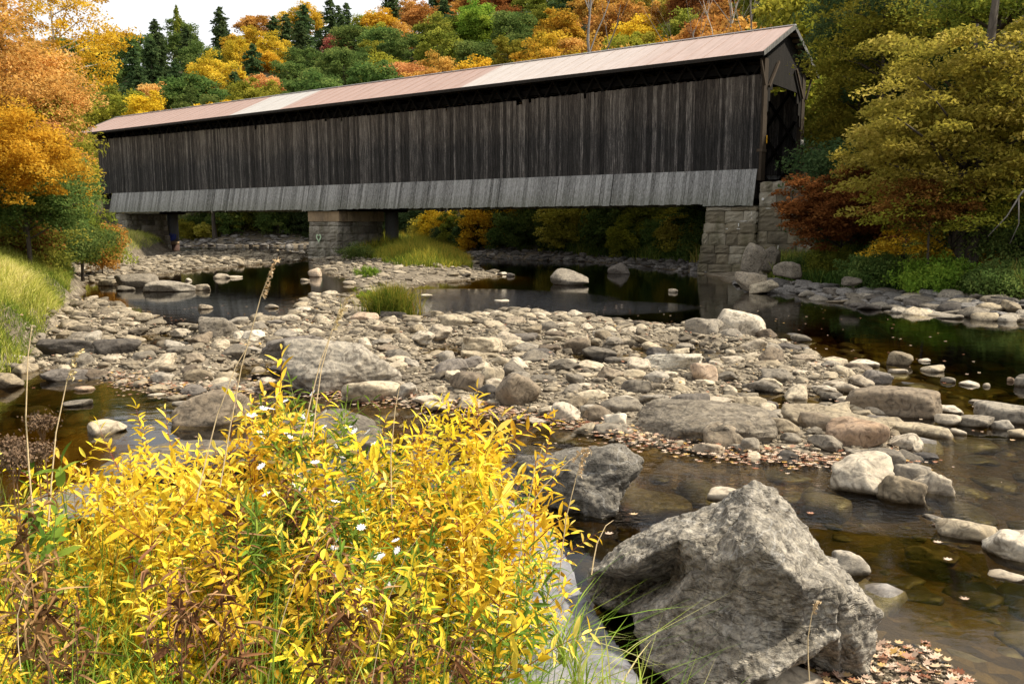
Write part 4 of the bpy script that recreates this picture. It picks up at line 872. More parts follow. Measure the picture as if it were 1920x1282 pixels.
# fine gravel between the stones
V, F = ico(1); PB = [(rock_shape(3000 + i, 1, 5, 5, .05)) for i in range(8)]
v, f, a, n0 = gl_['gravel']
for poly, n_, s0, s1 in ((BAR, 24000, .014, .05), (STRIP, 2500, .03, .07), (ISLE, 3500, .03, .08), (SPIT, 900, .006, .022)):
    lo, hi = poly.min(0), poly.max(0); c = NR.uniform(lo, hi, (n_ * 3, 2)); c = c[seg_sd(c, poly) > -.15][:n_]; g = ground(c)
    for (x, y), z_ in zip(c, g):
        if z_ < -.12: continue
        s_ = s0 + (s1 - s0) * RND.random() ** 2; V, F = PB[RND.randrange(8)]; yw = RND.uniform(0, 6.28); cs_, sn = math.cos(yw), math.sin(yw)
        q = V * (s_ * 1.2, s_ * .9, s_ * .6); q = np.column_stack([q[:, 0] * cs_ - q[:, 1] * sn + x, q[:, 0] * sn + q[:, 1] * cs_ + y, q[:, 2] + z_ + s_ * .25]); v.append(q); f.append(F + n0); n0 += len(V); a.append(np.full(len(F), min(1, max(0, RND.gauss(.55, .25)))))
gl_['gravel'] = (v, f, a, n0)
for key, nm, lab in (('gravel', 'gravel', 'countless small tan and grey stones of the gravel bars'), ('riprap', 'rubble', 'countless broken grey stones along the far shore')):
    v, f, a, n0 = gl_[key]; tag(mesh_np(nm, np.concatenate(v), np.concatenate(f), M[key], smooth=True, attrs={'tone': (np.concatenate(a), 'FACE')}), lab, kind='stuff')
# stones on the river bed under the clear water
v, f, a, n0 = [], [], [], 0
bedp = np.array([[-6, 4.6], [-2, 4.5], [.4, 3.6], [1.0, 1.5], [6, 2.5], [12, 12], [14, 26], [7, 30], [4, 24], [6, 16], [3, 9], [-2, 10.5], [-8, 12]])
for (x, y, r_) in scatter(2600, bedp, .07, .7, 1.6, {}, .72, 0):
    g = gz(x, y) if False else -.34
    V, F = PROTO[RND.randrange(20)]; fl = RND.uniform(.25, .5); A = rot(RND.uniform(0, 6.28), RND.uniform(-.1, .1)) @ np.diag([r_ * 1.15, r_ * .9, r_ * fl]); v.append(V @ A.T + np.array([x, y, 0])); f.append(F + n0); n0 += len(V); a.append(np.full(len(F), RND.random()))
XY = np.array([q.mean(0)[:2] for q in v]); GZ = ground(XY)
v = [q + np.array([0, 0, min(g, -.12)]) for q, g in zip(v, GZ)]
tag(mesh_np('submerged_stones', np.concatenate(v), np.concatenate(f), M['riprap'], smooth=True, attrs={'tone': (np.concatenate(a), 'FACE')}), 'dark rounded stones lying under the clear brown water', kind='stuff')
# describing the stones: colour, shape, which landmark they lie by, on which side of it
used = {}
SIDE = ['in front of', 'behind', 'on the bridge-end side of', 'on the grassy-bank side of']
def describe(o, col, rk):
    x, y = o.location.x, o.location.y; dm = o.dimensions; fl = dm.z / max(dm.x, dm.y, .01); sh = 'flat' if fl < .42 else 'rounded' if fl < .62 else 'chunky'
    best = sorted(MARKS, key=lambda m: (m[0] - x) ** 2 + (m[1] - y) ** 2)
    opts = []
    for m in best[:4]:
        dx, dy = x - m[0], y - m[1]; s = (SIDE[0] if dy < 0 else SIDE[1]) if abs(dy) > abs(dx) * .8 else (SIDE[2] if dx > 0 else SIDE[3]); opts.append((s, m[2]))
    base = {'bank': 'among the broken slabs of the far bank', 'rip': 'on the dark shore under the bridge span', 'riv': 'on the shore beyond the middle pier', 'strip': 'on the stony edge of the grassy bank', 'isle': 'on the gravel of the weedy island'}
    c = CW[col]
    if rk in base: return f'{c} {sh} stone {base[rk]}', base[rk]
    wt = 'standing in water ' if rk == 'water' else ''
    for s, ph in opts:
        for szw in ('', 'small ' if max(dm.x, dm.y) < .34 else 'large '):
            lab = f'{szw}{c} {sh} stone {wt}{s} {ph}'
            if lab not in used: used[lab] = 1; return lab, None
    return None, None
for o, col, w_, rk in STN:
    lab, gq = describe(o, col, rk)
    if lab is None: lab, gq = f'{CW[col]} everyday stone packed among its neighbours on the gravel bar', 'plain stones'
    tag(o, lab, 'stone', 'stones ' + ('standing in the stream' if rk == 'water' else 'of ' + regs[rk][2]) if not (rk != 'water' and gq) else f'{CW[col]} stones {gq}' if gq != 'plain stones' else f'plain {CW[col]} stones of the gravel bar')
for o, col, w_, rk in STN:   # same look, same place: one shared label needs one group
    if rk in ('bank', 'rip', 'riv', 'strip', 'isle'): o['group'] = o['label'].replace(' stone ', ' stones ')
# fallen leaves on stones, shallows and water
v, f, a, n0 = [], [], [], 0
M['litter'] = leaf_mat('fallen_leaf', [(0.17, 0.07, 0.04), (0.34, 0.17, 0.10), (0.46, 0.33, 0.24), (0.60, 0.49, 0.38), (0.52, 0.32, 0.08)], .15, .1)
edge = P2([(210, 708), (300, 732), (420, 738), (520, 728), (600, 742), (700, 750), (800, 762), (900, 772), (980, 782), (1090, 800), (1180, 828), (1330, 850), (1450, 862), (1560, 870), (1640, 885), (1700, 860)])
pts = []
seg = np.diff(edge, axis=0)
for k in range(2400):
    i = RND.randrange(len(seg)); p = edge[i] + seg[i] * RND.random(); pts.append((p[0] + RND.gauss(0, .12), p[1] + RND.gauss(0, .14), 1))
for k in range(2600):
    q = BAR.min(0) + (BAR.max(0) - BAR.min(0)) * np.array([RND.random(), RND.random()]); pts.append((q[0], q[1], 1)) 
for k in range(380):
    q = SPIT.min(0) + (SPIT.max(0) - SPIT.min(0)) * np.array([RND.random(), RND.random()]); pts.append((q[0], q[1], 2))
for k in range(500): pts.append((RND.uniform(-9, 9), RND.uniform(4.5, 24), 0))
XY = np.array(pts)[:, :2]; GZ = ground(XY)
insb = seg_sd(XY, BAR)
for (x, y, kd), g, s_ in zip(pts, GZ, insb):
    if kd == 1 and s_ < -.5: continue
    z = max(g + .02 + .05 * RND.random() * (kd == 1), .004) ; sz = RND.uniform(.016, .04) * (1.0 if kd != 2 else .95); yw = RND.uniform(0, 6.28)
    m = 7; rr = [(1 if j % 2 else .62) * sz * RND.uniform(.8, 1.1) for j in range(m * 2)]; tx, ty = RND.gauss(0, .25) * (g > 0), RND.gauss(0, .25) * (g > 0)
    L_ = [(x + rr[j] * math.cos(yw + j * math.pi / m), y + rr[j] * .8 * math.sin(yw + j * math.pi / m)) for j in range(m * 2)]
    v.append(np.array([(a_, b_, z + (a_ - x) * tx + (b_ - y) * ty + .006 * (j % 2)) for j, (a_, b_) in enumerate(L_)])); f.append(np.arange(n0, n0 + 2 * m)[None]); n0 += 2 * m; a.append(RND.random() ** .8)
tag(mesh_np('fallen_leaves', np.concatenate(v), np.concatenate(f), M['litter'], attrs={'var': (a, 'FACE')}), 'red, tan and yellow fallen leaves washed along the stones', kind='stuff')
# ------------------------------------------------------------------ foliage builders
def leaves_at(C, size, up=0.55, rs=NR, asp=0.55, nrm=None, fold=False):
    """kite-shaped leaves at points C (n,3): V, F; sizes vary"""
    n = len(C); nv = rs.normal(size=(n, 3)) * (1 - up) + np.array([0, 0, up]) if nrm is None else nrm + rs.normal(size=(n, 3)) * (1 - up)
    nv /= np.linalg.norm(nv, axis=1)[:, None]; a = rs.normal(size=(n, 3)); a -= (a * nv).sum(1)[:, None] * nv; a /= np.linalg.norm(a, axis=1)[:, None]; b = np.cross(nv, a)
    s = (size * rs.uniform(.6, 1.3, n))[:, None] if np.isscalar(size) else (size * rs.uniform(.6, 1.3, n))[:, None]
    drop = np.array([0, 0, -1]) * s * .12
    V = np.stack([C - a * s * .5, C + b * s * asp * .5 + drop * .2, C + a * s * .5 + drop, C - b * s * asp * .5 + drop * .2], 1).reshape(-1, 3)
    return V, np.arange(n * 4).reshape(n, 4)
def crown_pts(rs, rad, nclump, per, cr, flat=.55, hollow=.45, lob=.25, bottom=-.75):
    """points of leaf clumps spread through an uneven crown of radii rad; returns points, clump value, clump centres"""
    d = rs.normal(size=(nclump * 3, 3)); d /= np.linalg.norm(d, axis=1)[:, None]; d = d[d[:, 2] > bottom][:nclump]
    r = hollow + (1 - hollow) * rs.random(len(d)) ** .55; off = rs.uniform(0, 90)
    r = r * (1 + lob * 1.8 * fbm(d * 1.8 + off, 3, 3))
    C = d * r[:, None] * np.array(rad)
    cs_ = cr * rs.uniform(.6, 1.35, len(C)); k = len(C)
    p = rs.normal(size=(k, per, 3)); p /= np.linalg.norm(p, axis=2)[:, :, None]; p *= (rs.random((k, per, 1)) ** .45)
    p[:, :, 2] *= flat; p[:, :, 2] -= .25 * (p[:, :, 0] ** 2 + p[:, :, 1] ** 2)
    P_ = C[:, None, :] + p * cs_[:, None, None]; cv = rs.random(k)
    return P_.reshape(-1, 3), np.repeat(cv, per), C
def crown_mesh(name, seed, rad, nclump, per, cr, leaf, mat, flat=.55, up=.5, lob=.25, hollow=.45, asp=.6, bottom=-.75):
    rs = np.random.default_rng(seed); P_, cv, C = crown_pts(rs, rad, nclump, per, cr, flat, hollow, lob, bottom)
    V, F = leaves_at(P_, leaf, up, rs, asp); var = np.clip(cv * .55 + rs.random(len(cv)) * .5 - .03, 0, 1)
    return mesh_np(name, V, F, mat, attrs={'var': (var, 'FACE')}), C
def trunk_mb(seed, h, r0, zc, C, nl=10, lean=(0, 0)):
    """tapered trunk from the ground to the crown with limbs out to some clump centres (crown centre at height zc)"""
    r = random.Random(seed); b = MB(); pts = [(lean[0] * t + .06 * h * .15 * math.sin(t * 5 + seed), lean[1] * t + .05 * h * .12 * math.cos(t * 4 + seed), -0.3 + (h + .3) * t) for t in [k / 7 for k in range(8)]]
    b.tube(pts, [r0 * (1.25 if k == 0 else 1 - .12 * k) for k in range(8)], 7)
    idx = list(range(len(C))); r.shuffle(idx)
    for i in idx[:nl]:
        c = C[i]; e = Vector((c[0], c[1], c[2] + zc)); t = min(.95, max(.35, (e.z - .35 * math.hypot(c[0], c[1]) * 1.2) / h)); k = min(6, int(t * 7)); p = Vector(pts[k]).lerp(Vector(pts[k + 1]), t * 7 - k)
        m = p.lerp(e, .5) + Vector((0, 0, .08 * (e - p).length)); rr = r0 * (1 - .11 * k) * .45; b.tube([p, m, e], [rr, rr * .6, rr * .2], 5)
    return b
def conifer(name, seed, h, rb, mat, lv=26):
    rs = np.random.default_rng(seed); P_ = []; cv = []; nz = []
    z = .12 * h
    while z < h * .99:
        t = z / h; R_ = rb * (1 - t) ** .62 * rs.uniform(.65, 1.15) * (.8 + .2 * math.sin(t * 9 + seed)) + .1; nb = 7 if t < .8 else 5
        for k in range(nb):
            a = rs.uniform(0, 6.28); L_ = R_ * rs.uniform(.7, 1.12); m = int(6 + L_ * 9); s = np.linspace(.12, 1, m); v_ = rs.random()
            wv = rs.normal(size=m) * .16 * L_ * (1.1 - s) ; x = np.cos(a) * s * L_ - np.sin(a) * wv; y = np.sin(a) * s * L_ + np.cos(a) * wv
            zz = z - L_ * .30 * s ** 1.4 + rs.normal(size=m) * .05; P_.append(np.stack([x, y, zz], 1)); cv.append(np.full(m, v_))
        z += h / lv * rs.uniform(.6, 1.2) * (1 - .35 * t)
    P_ = np.concatenate(P_); P_ = P_ + rs.normal(size=P_.shape) * .05; cv = np.concatenate(cv)
    V, F = leaves_at(P_, .55, .4, rs, .45); return mesh_np(name, V, F, mat, attrs={'var': (np.clip(cv * .6 + rs.random(len(cv)) * .5, 0, 1), 'FACE')})
def hide(o): bpy.data.objects.remove(o); 
# prototypes of far crowns, unit-free meshes reused with each tree's own size and colour
FARP = []
for i in range(7):
    rad = [(1, 1, 1.05), (1, .9, 1.35), (1.05, 1, .9), (.9, .9, 1.5), (1, 1, 1.15), (.85, .9, 1.25), (1.1, 1, 1.0)][i]
    o, C = crown_mesh('crown', 50 + i, tuple(3.2 * k for k in rad), 80, 95, 1.05, .34, None, .6, .42, .30, .5, .65)
    FARP.append((o.data, C, rad)); bpy.data.objects.remove(o)
CONP = []
for i in range(4):
    o = conifer('crown', 80 + i, 12.0, 3.9, None, 24); CONP.append(o.data); bpy.data.objects.remove(o)
FART = []
for i, (me, C, rad) in enumerate(FARP):
    o = trunk_mb(i, 8.0, .20, 7.4, C, 12).build('trunk', None); FART.append(o.data); bpy.data.objects.remove(o)
o = MB().tube([(0, 0, -.3), (0, 0, 6), (0, 0, 11.8)], [.2, .13, .03], 6).build('trunk', None); CONT = o.data; bpy.data.objects.remove(o)
def with_mat(name, me, mat, parent):
    if not len(me.materials): me.materials.append(None)
    o = bpy.data.objects.new(name, me); COL.objects.link(o); o.parent = parent
    o.material_slots[0].link = 'OBJECT'; o.material_slots[0].material = mat; return o
# ------------------------------------------------------------------ trees of the wooded hill
# colour map read off the photograph: (px, py, leaf colour, conifer?)
CM = [(210, 110, 'green', 0), (235, 80, 'orange', 0), (262, 75, 'green', 0), (290, 95, 'dkgreen', 1), (330, 70, 'green', 0), (350, 100, 'dkgreen', 1), (300, 130, 'dkgreen', 1), (250, 130, 'dkgreen', 1), (210, 160, 'olive', 0), (240, 150, 'olive', 0), (275, 165, 'peach', 0), (285, 180, 'yellow', 0),
      (230, 195, 'ygreen', 0), (360, 160, 'green', 0), (400, 160, 'dkgreen', 1), (405, 135, 'gold', 0), (350, 190, 'green', 0), (420, 185, 'yellow', 0), (380, 95, 'green', 0), (410, 60, 'dkgreen', 1), (445, 80, 'gold', 0), (465, 95, 'yellow', 0), (470, 50, 'dkgreen', 1), (480, 120, 'dkgreen', 1), (500, 70, 'gold', 0),
      (440, 140, 'dkgreen', 1), (505, 130, 'peach', 0), (500, 45, 'orange', 0), (530, 40, 'gold', 0), (560, 25, 'gold', 0), (540, 70, 'dkgreen', 1), (590, 40, 'dkgreen', 1), (520, 55, 'dkgreen', 1), (610, 65, 'red', 0), (570, 100, 'green', 0), (545, 140, 'green', 0), (590, 130, 'green', 0), (480, 165, 'ygreen', 0), (525, 165, 'green', 0), (620, 120, 'ygreen', 0), (640, 30, 'dkgreen', 1), (650, 55, 'red', 0), (665, 75, 'green', 0),
      (655, 100, 'green', 0), (690, 45, 'ygreen', 0), (720, 30, 'yellow', 0), (700, 10, 'dkgreen', 1), (740, 70, 'green', 0), (690, 120, 'green', 0), (745, 55, 'orange', 0), (780, 20, 'orange', 0), (800, 35, 'red', 0), (810, 60, 'olive', 0), (770, 115, 'peach', 0), (800, 120, 'orange', 0), (730, 100, 'ygreen', 0), (660, 140, 'green', 0), (820, 15, 'dkgreen', 1), (855, 20, 'orange', 0),
      (840, 80, 'olive', 0), (890, 40, 'lime', 0), (925, 80, 'ygreen', 0), (930, 110, 'yellow', 0), (880, 100, 'green', 0), (980, 30, 'green', 0), (985, 70, 'green', 0), (940, 10, 'rust', 0), (1040, 60, 'gold', 0), (1060, 85, 'gold', 0), (1020, 20, 'olive', 0), (1060, 20, 'dkgreen', 0), (1100, 75, 'orange', 0), (1150, 60, 'gold', 0), (1180, 70, 'ygreen', 0), (1160, 20, 'orange', 0), (1210, 40, 'yellow', 0), (1240, 70, 'ygreen', 0), (1260, 30, 'tan', 0), (1300, 40, 'olive', 0),
      (1330, 20, 'rust', 0), (1380, 30, 'rust', 0), (1350, 60, 'orange', 0), (1420, 20, 'rust', 0), (1290, 60, 'yellow', 0), (1500, 30, 'ygreen', 0), (1530, 70, 'ygreen', 0), (1460, 20, 'olive', 0), (1550, 130, 'olive', 0), (1530, 200, 'ygreen', 0), (1590, 90, 'olive', 0), (1600, 30, 'ygreen', 0), (1650, 60, 'dkgreen', 0), (1620, 150, 'olive', 0), (1560, 250, 'olive', 0), (1700, 100, 'olive', 0), (1760, 40, 'dkgreen', 0), (1850, 60, 'dkgreen', 0), (1800, 200, 'olive', 0), (1700, 300, 'olive', 0),
      (800, 430, 'yellow', 0), (900, 430, 'gold', 0), (1000, 430, 'olive', 0), (1100, 425, 'green', 0), (1200, 420, 'olive', 0), (1280, 420, 'ygreen', 0), (400, 430, 'yellow', 0), (480, 430, 'gold', 0), (540, 420, 'rust', 0)]
CMA = np.array([(c[0], c[1]) for c in CM], float)
ADJ = {'dkgreen': 'dark green', 'green': 'green', 'olive': 'olive', 'ygreen': 'yellow-green', 'lime': 'bright lime', 'yellow': 'yellow', 'gold': 'golden', 'orange': 'orange', 'peach': 'peach-coloured', 'rust': 'rusty brown', 'red': 'reddish', 'tan': 'tan'}
def roof_y(px):
    return 222 + (50 - 222) * (px - 215) / (1490 - 215) if 215 < px < 1495 else (999 if px > 1525 or px < 150 else 180)
TREES = []
def far_tree(x, y, h, col, con, seed, label=None, group=None, wide=1.0):
    z = gz(x, y); kind = 'conifer_tree' if con else 'broadleaf_tree'
    e = empty(kind, (x, y, z), RND.uniform(0, 6.28)); mat = M['l_' + col]
    if con: e.scale = (h / 12 * wide,) * 2 + (h / 12,); with_mat('crown', CONP[seed % 4], mat, e); with_mat('trunk', CONT, M['bark'], e)
    else:
        s = h / 11.2; e.scale = (s * wide, s * wide, s); c = with_mat('crown', FARP[seed % 7][0], mat, e); c.location.z = 7.4; with_mat('trunk', FART[seed % 7], M['greybark'] if seed % 4 == 0 else M['bark'], e)
    e['category'] = 'tree'
    if label: e['label'] = label
    TREES.append((e, col, con, h, x, y, z)); return e
FBK = np.vstack([P2([(1990, 606), (1800, 590), (1590, 566), (1440, 546), (1320, 512), (1160, 496), (980, 487), (870, 484), (740, 465), (560, 461.5), (345, 461)]), np.array([[-60, 92], [-120, 96]])])
def bank_pos(s, sd):
    """point at arclength s along the far bank and distance sd behind it"""
    a = 0
    for i in range(len(FBK) - 1):
        L_ = np.linalg.norm(FBK[i + 1] - FBK[i])
        if s <= a + L_ or i == len(FBK) - 2:
            d = (FBK[i + 1] - FBK[i]) / L_; n = np.array([d[1], -d[0]]); n = n if n[1] > 0 else -n
            return FBK[i] + d * (s - a), n
        a += L_
POS = []
rows = [(5, 5), (10, 6), (17, 6.5), (25, 7), (34, 7.5), (44, 8), (55, 8.5), (67, 9), (80, 10), (94, 10), (108, 10)]
hg = random.Random(21)
FARC = FARL
cands = []
for gx in np.arange(-170, 130, 2.0):
    for gy in np.arange(20, 260, 2.0):
        cands.append((gx + hg.uniform(-1, 1), gy + hg.uniform(-1, 1)))
cands = np.array(cands); sdc = seg_sd(cands, FARL); vx, vy = proj(np.column_stack([cands, np.full(len(cands), 8.0)]))
ok = (sdc > 4) & (sdc < 124) & (vx > 60) & (vx < 2000) ; cands, sdc = cands[ok], sdc[ok]
order = np.argsort(cands[:, 1]); gzc = ground(cands)
acc = []; cell = {}
RPB = lambda q: (q - BP) @ np.array([0.59331, 0.80498])
for i in sorted(range(len(cands)), key=lambda i: _h(np.array([i]), np.array([3]), np.array([1]), 5)[0]):
    q = cands[i]; D = np.hypot(*q); sp_ = 3.6 + D * .018; k0 = (int(q[0] // 6), int(q[1] // 6)); good = True
    if -8 < RPB(q) < 10 and -5 < (q - BP) @ u < 60: continue        # the lane and the bridge itself
    for a in range(-2, 3):
        for b2 in range(-2, 3):
            for p in cell.get((k0[0] + a, k0[1] + b2), ()):
                if (p[0] - q[0]) ** 2 + (p[1] - q[1]) ** 2 < sp_ * sp_: good = False; break
            if not good: break
        if not good: break
    if good: cell.setdefault(k0, []).append(q); acc.append(i)
n_t = 0
for i in acc:
    x, y = cands[i]; sd = sdc[i]; g = gzc[i]; D = math.hypot(x, y)
    px, py = proj((x, y, g + 8.5)); h = hg.uniform(8.5, 12.5)
    _, ty = proj((x, y, g + h)); 
    if sd > 16 and ty > roof_y(px) + 2: continue
    if ty < -140: continue
    if ty < -100 and sd > 45 and px > 900: continue
    dd = ((CMA - (px, max(py, 5))) ** 2 * (1, 2.2)).sum(1) + np.array([hg.uniform(0, 500) for _ in CM]); c = CM[int(dd.argmin())]
    con = c[3]; h = h * (1.12 if con else .9)
    far_tree(x, y, h, c[2], con, hg.randrange(1000), wide=1.32 if D > 80 else 1.15); n_t += 1
print('hill trees', n_t)
# named singles
def tree_top(px, py, D, col, con, label, wide=1.0, seed=1, extra=0.0):
    want = 15 if 'pine' in label else 11.5
    while D < 225 and (lambda q: q[2] - gz(q[0], q[1]))(at(px, py, D)) > want: D += 2
    p = at(px, py, D); g = gz(p[0], p[1]); e = far_tree(p[0], p[1], max(p[2] - g, 3.0), col, con, seed, label, wide=wide); return e
tree_top(330, 8, 150, 'olive', 1, 'tall thin pine rising alone above the ridge into the white sky', .55, 1)
tree_top(445, 62, 135, 'gold', 0, 'glowing golden maple among dark evergreens on the ridge slope', .8, 2)
tree_top(1045, 30, 64, 'gold', 0, 'big bright orange-gold maple directly behind the middle of the bridge roof', 1.15, 4)
tree_top(890, 12, 78, 'lime', 0, 'lime-green tree with a dense top next to the orange ones', 1.2, 5)
tree_top(360, 130, 105, 'green', 0, 'broad round green tree standing just above the far end of the roof', 1.5, 2)
tree_top(1505, 5, 52, 'ygreen', 0, 'feathery yellow-green tree behind the gable peak of the portal', .9, 3)
# unique words for each hill tree: its colour, kind and what it stands behind
cnt = {}
lm = [(215, 'the far roof end'), (330, 'the lone tall pine'), (445, 'the ridge maple'), (560, 'the pale roof stripe'), (700, 'the plain pink roof stretch'), (800, 'the bare grey tree'), (900, 'the lime-green tree'), (1045, 'the big orange-gold maple'), (1130, 'the tall dead tree'), (1300, 'the white birch stems'), (1480, 'the portal gable'), (1600, 'the portal side'), (1750, 'the dark forked trunk'), (1900, 'the shaded bank')]
for e, col, con, h, x, y, z in TREES:
    if e.get('label'): continue
    px, py = proj((x, y, z + h * .7)); l_ = min(lm, key=lambda q: abs(q[0] - px))[1]; kind = 'evergreen' if con else 'broadleaf tree'
    lev = 'high on the hill' if py < 60 else 'midway up the hill' if py < 140 else 'low on the hill' if py < 330 else 'at the water-side foot of the hill'
    sz = 'tall ' if h > 11.6 else 'small ' if h < 9.8 else ''
    for pre in ('', sz, sz + ('slender ' if int(x * 7) % 2 else 'bushy ')):
        lab = f'{pre}{ADJ[col]} {kind} {lev} near {l_}'
        if lab not in cnt: break
    if lab in cnt: lab = f'{ADJ[col]} {kind} crowded {lev} near {l_}'
    cnt[lab] = cnt.get(lab, 0) + 1; e['label'] = lab; e['group'] = f'{ADJ[col]} {kind}s {lev} near {l_}'

# ------------------------------------------------------------------ bare trees
def bare_tree(label, pbase, h, seed, mat, r0=.16, spread=.35, depth=4, lean=(0, 0), cat='tree', name='bare_tree', low=.35):
    r = random.Random(seed); e = empty(name, pbase); tag(e, label, cat); tb = MB(); bb = MB()
    def grow(b, p, d, L_, rad, lv):
        pts = [p]; q = p; dd = d.normalized()
        for k in range(4):
            dd = (dd + Vector((r.gauss(0, .10), r.gauss(0, .10), .04))).normalized(); q = q + dd * L_ / 4; pts.append(q)
        b.tube(pts, [rad * (1 - .16 * k) for k in range(5)], 6 if lv == 0 else 4, cap=False)
        if lv < depth:
            for k in range(r.choice([2, 3, 3]) + (3 if lv == 0 else 0)):
                t = r.uniform(low, 1) if lv == 0 else r.uniform(.3, 1); i = min(3, int(t * 4)); s = pts[i].lerp(pts[i + 1], t * 4 - i)
                ang = r.uniform(0, 6.28); side = Vector((math.cos(ang), math.sin(ang), 0)); nd = (dd * r.uniform(.6, 1.1) + side * spread * r.uniform(.8, 1.6)).normalized()
                grow(bb, s, nd, L_ * r.uniform(.35, .6) * (1 - .3 * t * (lv == 0)), rad * (1 - .6 * t) * .55, lv + 1)
    grow(tb, Vector((0, 0, -.2)), Vector((lean[0], lean[1], 1)), h * .9, r0, 0)
    tb.build('trunk', mat, e, True); bb.build('branch', mat, e, True); return e
for lab, px, D, h, sd_, mt, r0, ln in (('tall dead grey tree forking high above the middle of the bridge roof', 1122, 66, 19, 3, 'greybark', .20, (0, 0)), ('spreading leafless grey tree low behind the roof between orange and lime trees', 845, 76, 11.5, 5, 'greybark', .2, (0, 0)),
    ('thin white birch stem leaning behind the roof near the portal', 1300, 56, 15, 8, 'greybark', .09, (-.12, 0)), ('second thin white birch stem nearer the portal gable', 1330, 57, 15, 9, 'birch', .08, (.08, 0)), ('slim grey bare tree between the birch stems and the gable', 1370, 58, 14, 12, 'greybark', .09, (.1, 0)), ('slim bare tree closest to the gable peak', 1420, 56, 14, 14, 'greybark', .10, (-.1, 0))):
    p = at(px, 300, D); bare_tree(lab, (p[0], p[1], gz(p[0], p[1])), h, sd_, M[mt], r0, .4 if 'spreading' not in lab else .8, 4, ln)

# ------------------------------------------------------------------ near trees
def near_tree(name, label, px, ptop, D, wpx, pbot, col, seed, ncl=170, per=110, leaf=.11, mat='bark', r0=.16, cr=.55, flat=.4, up=.62, lob=.28, trunk=True, lean=(0, 0), cat='tree', hollow=.35, extra=None):
    """a tree whose crown spans the pixels ptop..pbot, wpx wide, at distance D"""
    top = at(px, ptop, D); bot = at(px, pbot, D); a = wpx * math.hypot(D, 3) / FPX / 2; zc = (top[2] + bot[2]) / 2; hz = (top[2] - bot[2]) / 2; g = gz(top[0], top[1]) if D < 60 else 0
    e = empty(name, (top[0], top[1], g)); tag(e, label, cat)
    o, C = crown_mesh('crown', seed, (a * .9, a * .9, hz * .9), ncl, per, cr, leaf, M['l_' + col], flat, up, lob, hollow, .5, -.9); o.parent = e; o.location = (0, 0, zc - g)
    if trunk: trunk_mb(seed, zc - g + hz * .7, r0, zc - g, C, 26, lean).build('trunk', M[mat], e, True)
    return e
NT = 'broadleaf_tree'
near_tree(NT, 'tall yellow birch tree reaching over the white sky with its airy crown', 90, -110, 42, 270, 200, 'yellow', 301, 150, 120, .13, 'birch', .13, .55, .5, .5, .35, hollow=.3)
near_tree(NT, 'peach-orange maple whose branches brush the far roof end', 55, 82, 40, 170, 270, 'peach', 302, 230, 150, .13, 'bark', .2, .8, .38, .62, .25)
near_tree(NT, 'small peach-orange tree drooping over the shadowed far wall of the bridge', 92, 225, 38, 100, 340, 'peach', 313, 70, 110, .12, 'bark', .1, .6, .35, .65, .4)
near_tree(NT, 'orange maple at the very edge of the photo above yellow foliage', -150, -20, 18, 400, 200, 'orange', 303, 140, 130, .085, 'bark', .12, .38, .35, .65, .3)
near_tree(NT, 'bright yellow maple filling the edge below the orange maple', -60, 165, 26, 330, 400, 'yellow', 304, 240, 160, .10, 'bark', .14, .5, .4, .6, .25)
near_tree(NT, 'golden tree crown glowing between the peach maple and the green bushes', 62, 250, 33, 190, 410, 'gold', 305, 200, 150, .11, 'bark', .12, .55, .38, .6, .3)
near_tree(NT, 'yellow-green tree behind the golden and peach crowns on the grassy bank', 35, 150, 40, 220, 420, 'ygreen', 306, 220, 140, .15, 'bark', .16, .8, .5, .5, .3)
near_tree(NT, 'deep green sapling hanging against the end of the bridge wall', 140, 300, 37, 64, 410, 'green', 307, 70, 110, .12, 'bark', .07, .5, .35, .65, .4)
near_tree(NT, 'small green tree low between yellow crowns at the edge of the photo', 40, 300, 28, 190, 430, 'green', 308, 150, 130, .10, 'bark', .08, .5, .45, .6, .3)
SB = 'bush'
for lab, px, pt, D, w_, pb, col, sd_ in (('olive-green rounded bush spilling down to the grassy bank edge', 100, 372, 36, 150, 478, 'olive', 320), ('reddish bush low in the tall bank grass at the edge', 30, 412, 30, 60, 455, 'rust', 321), ('green leafy bush in the middle of the grassy bank', 100, 385, 33, 130, 468, 'green', 322), ('orange-tipped bush under the far end of the bridge', 186, 412, 40, 48, 470, 'orange', 323), ('dull green bush at the extreme edge behind the tall grass', -10, 385, 30, 150, 500, 'olive', 324)):
    near_tree(SB, lab, px, pt, D, w_ * 1.35, pb + 34, col, sd_, 190, 120, .10, 'bark', .03, .45, .7, .3, .6, True, cat='bush')
# right bank
near_tree(NT, 'large tan and yellow-green tree spreading flat leafy sprays over the far bank', 1835, -30, 29, 450, 450, 'tan', 330, 330, 140, .15, 'bark', .22, .68, .3, .66, .42, hollow=.2)
near_tree(NT, 'yellow-green leafy tree at the photo edge beside the large tan one', 1930, 90, 30, 270, 430, 'ygreen', 331, 230, 150, .11, 'bark', .14, .5, .3, .7, .3)
near_tree(NT, 'dark green tree shading the top of the far bank', 1720, -140, 38, 330, 130, 'dkgreen', 332, 160, 130, .16, 'bark', .25, .9, .4, .5, .3)
near_tree(NT, 'tall loose yellow-green tree filling the sky gap above the small tan tree', 1665, -60, 37, 230, 190, 'ygreen', 345, 130, 110, .15, 'bark', .16, .8, .35, .6, .45, hollow=.2)
near_tree(NT, 'green and yellow tree close beside the portal roof corner', 1620, 50, 42, 150, 320, 'ygreen', 333, 130, 120, .16, 'bark', .16, .8, .35, .6, .35)
near_tree(NT, 'olive tree filling the gap behind the portal and tan tree', 1625, 120, 47, 190, 340, 'olive', 334, 170, 130, .17, 'bark', .16, .9, .4, .55, .3)
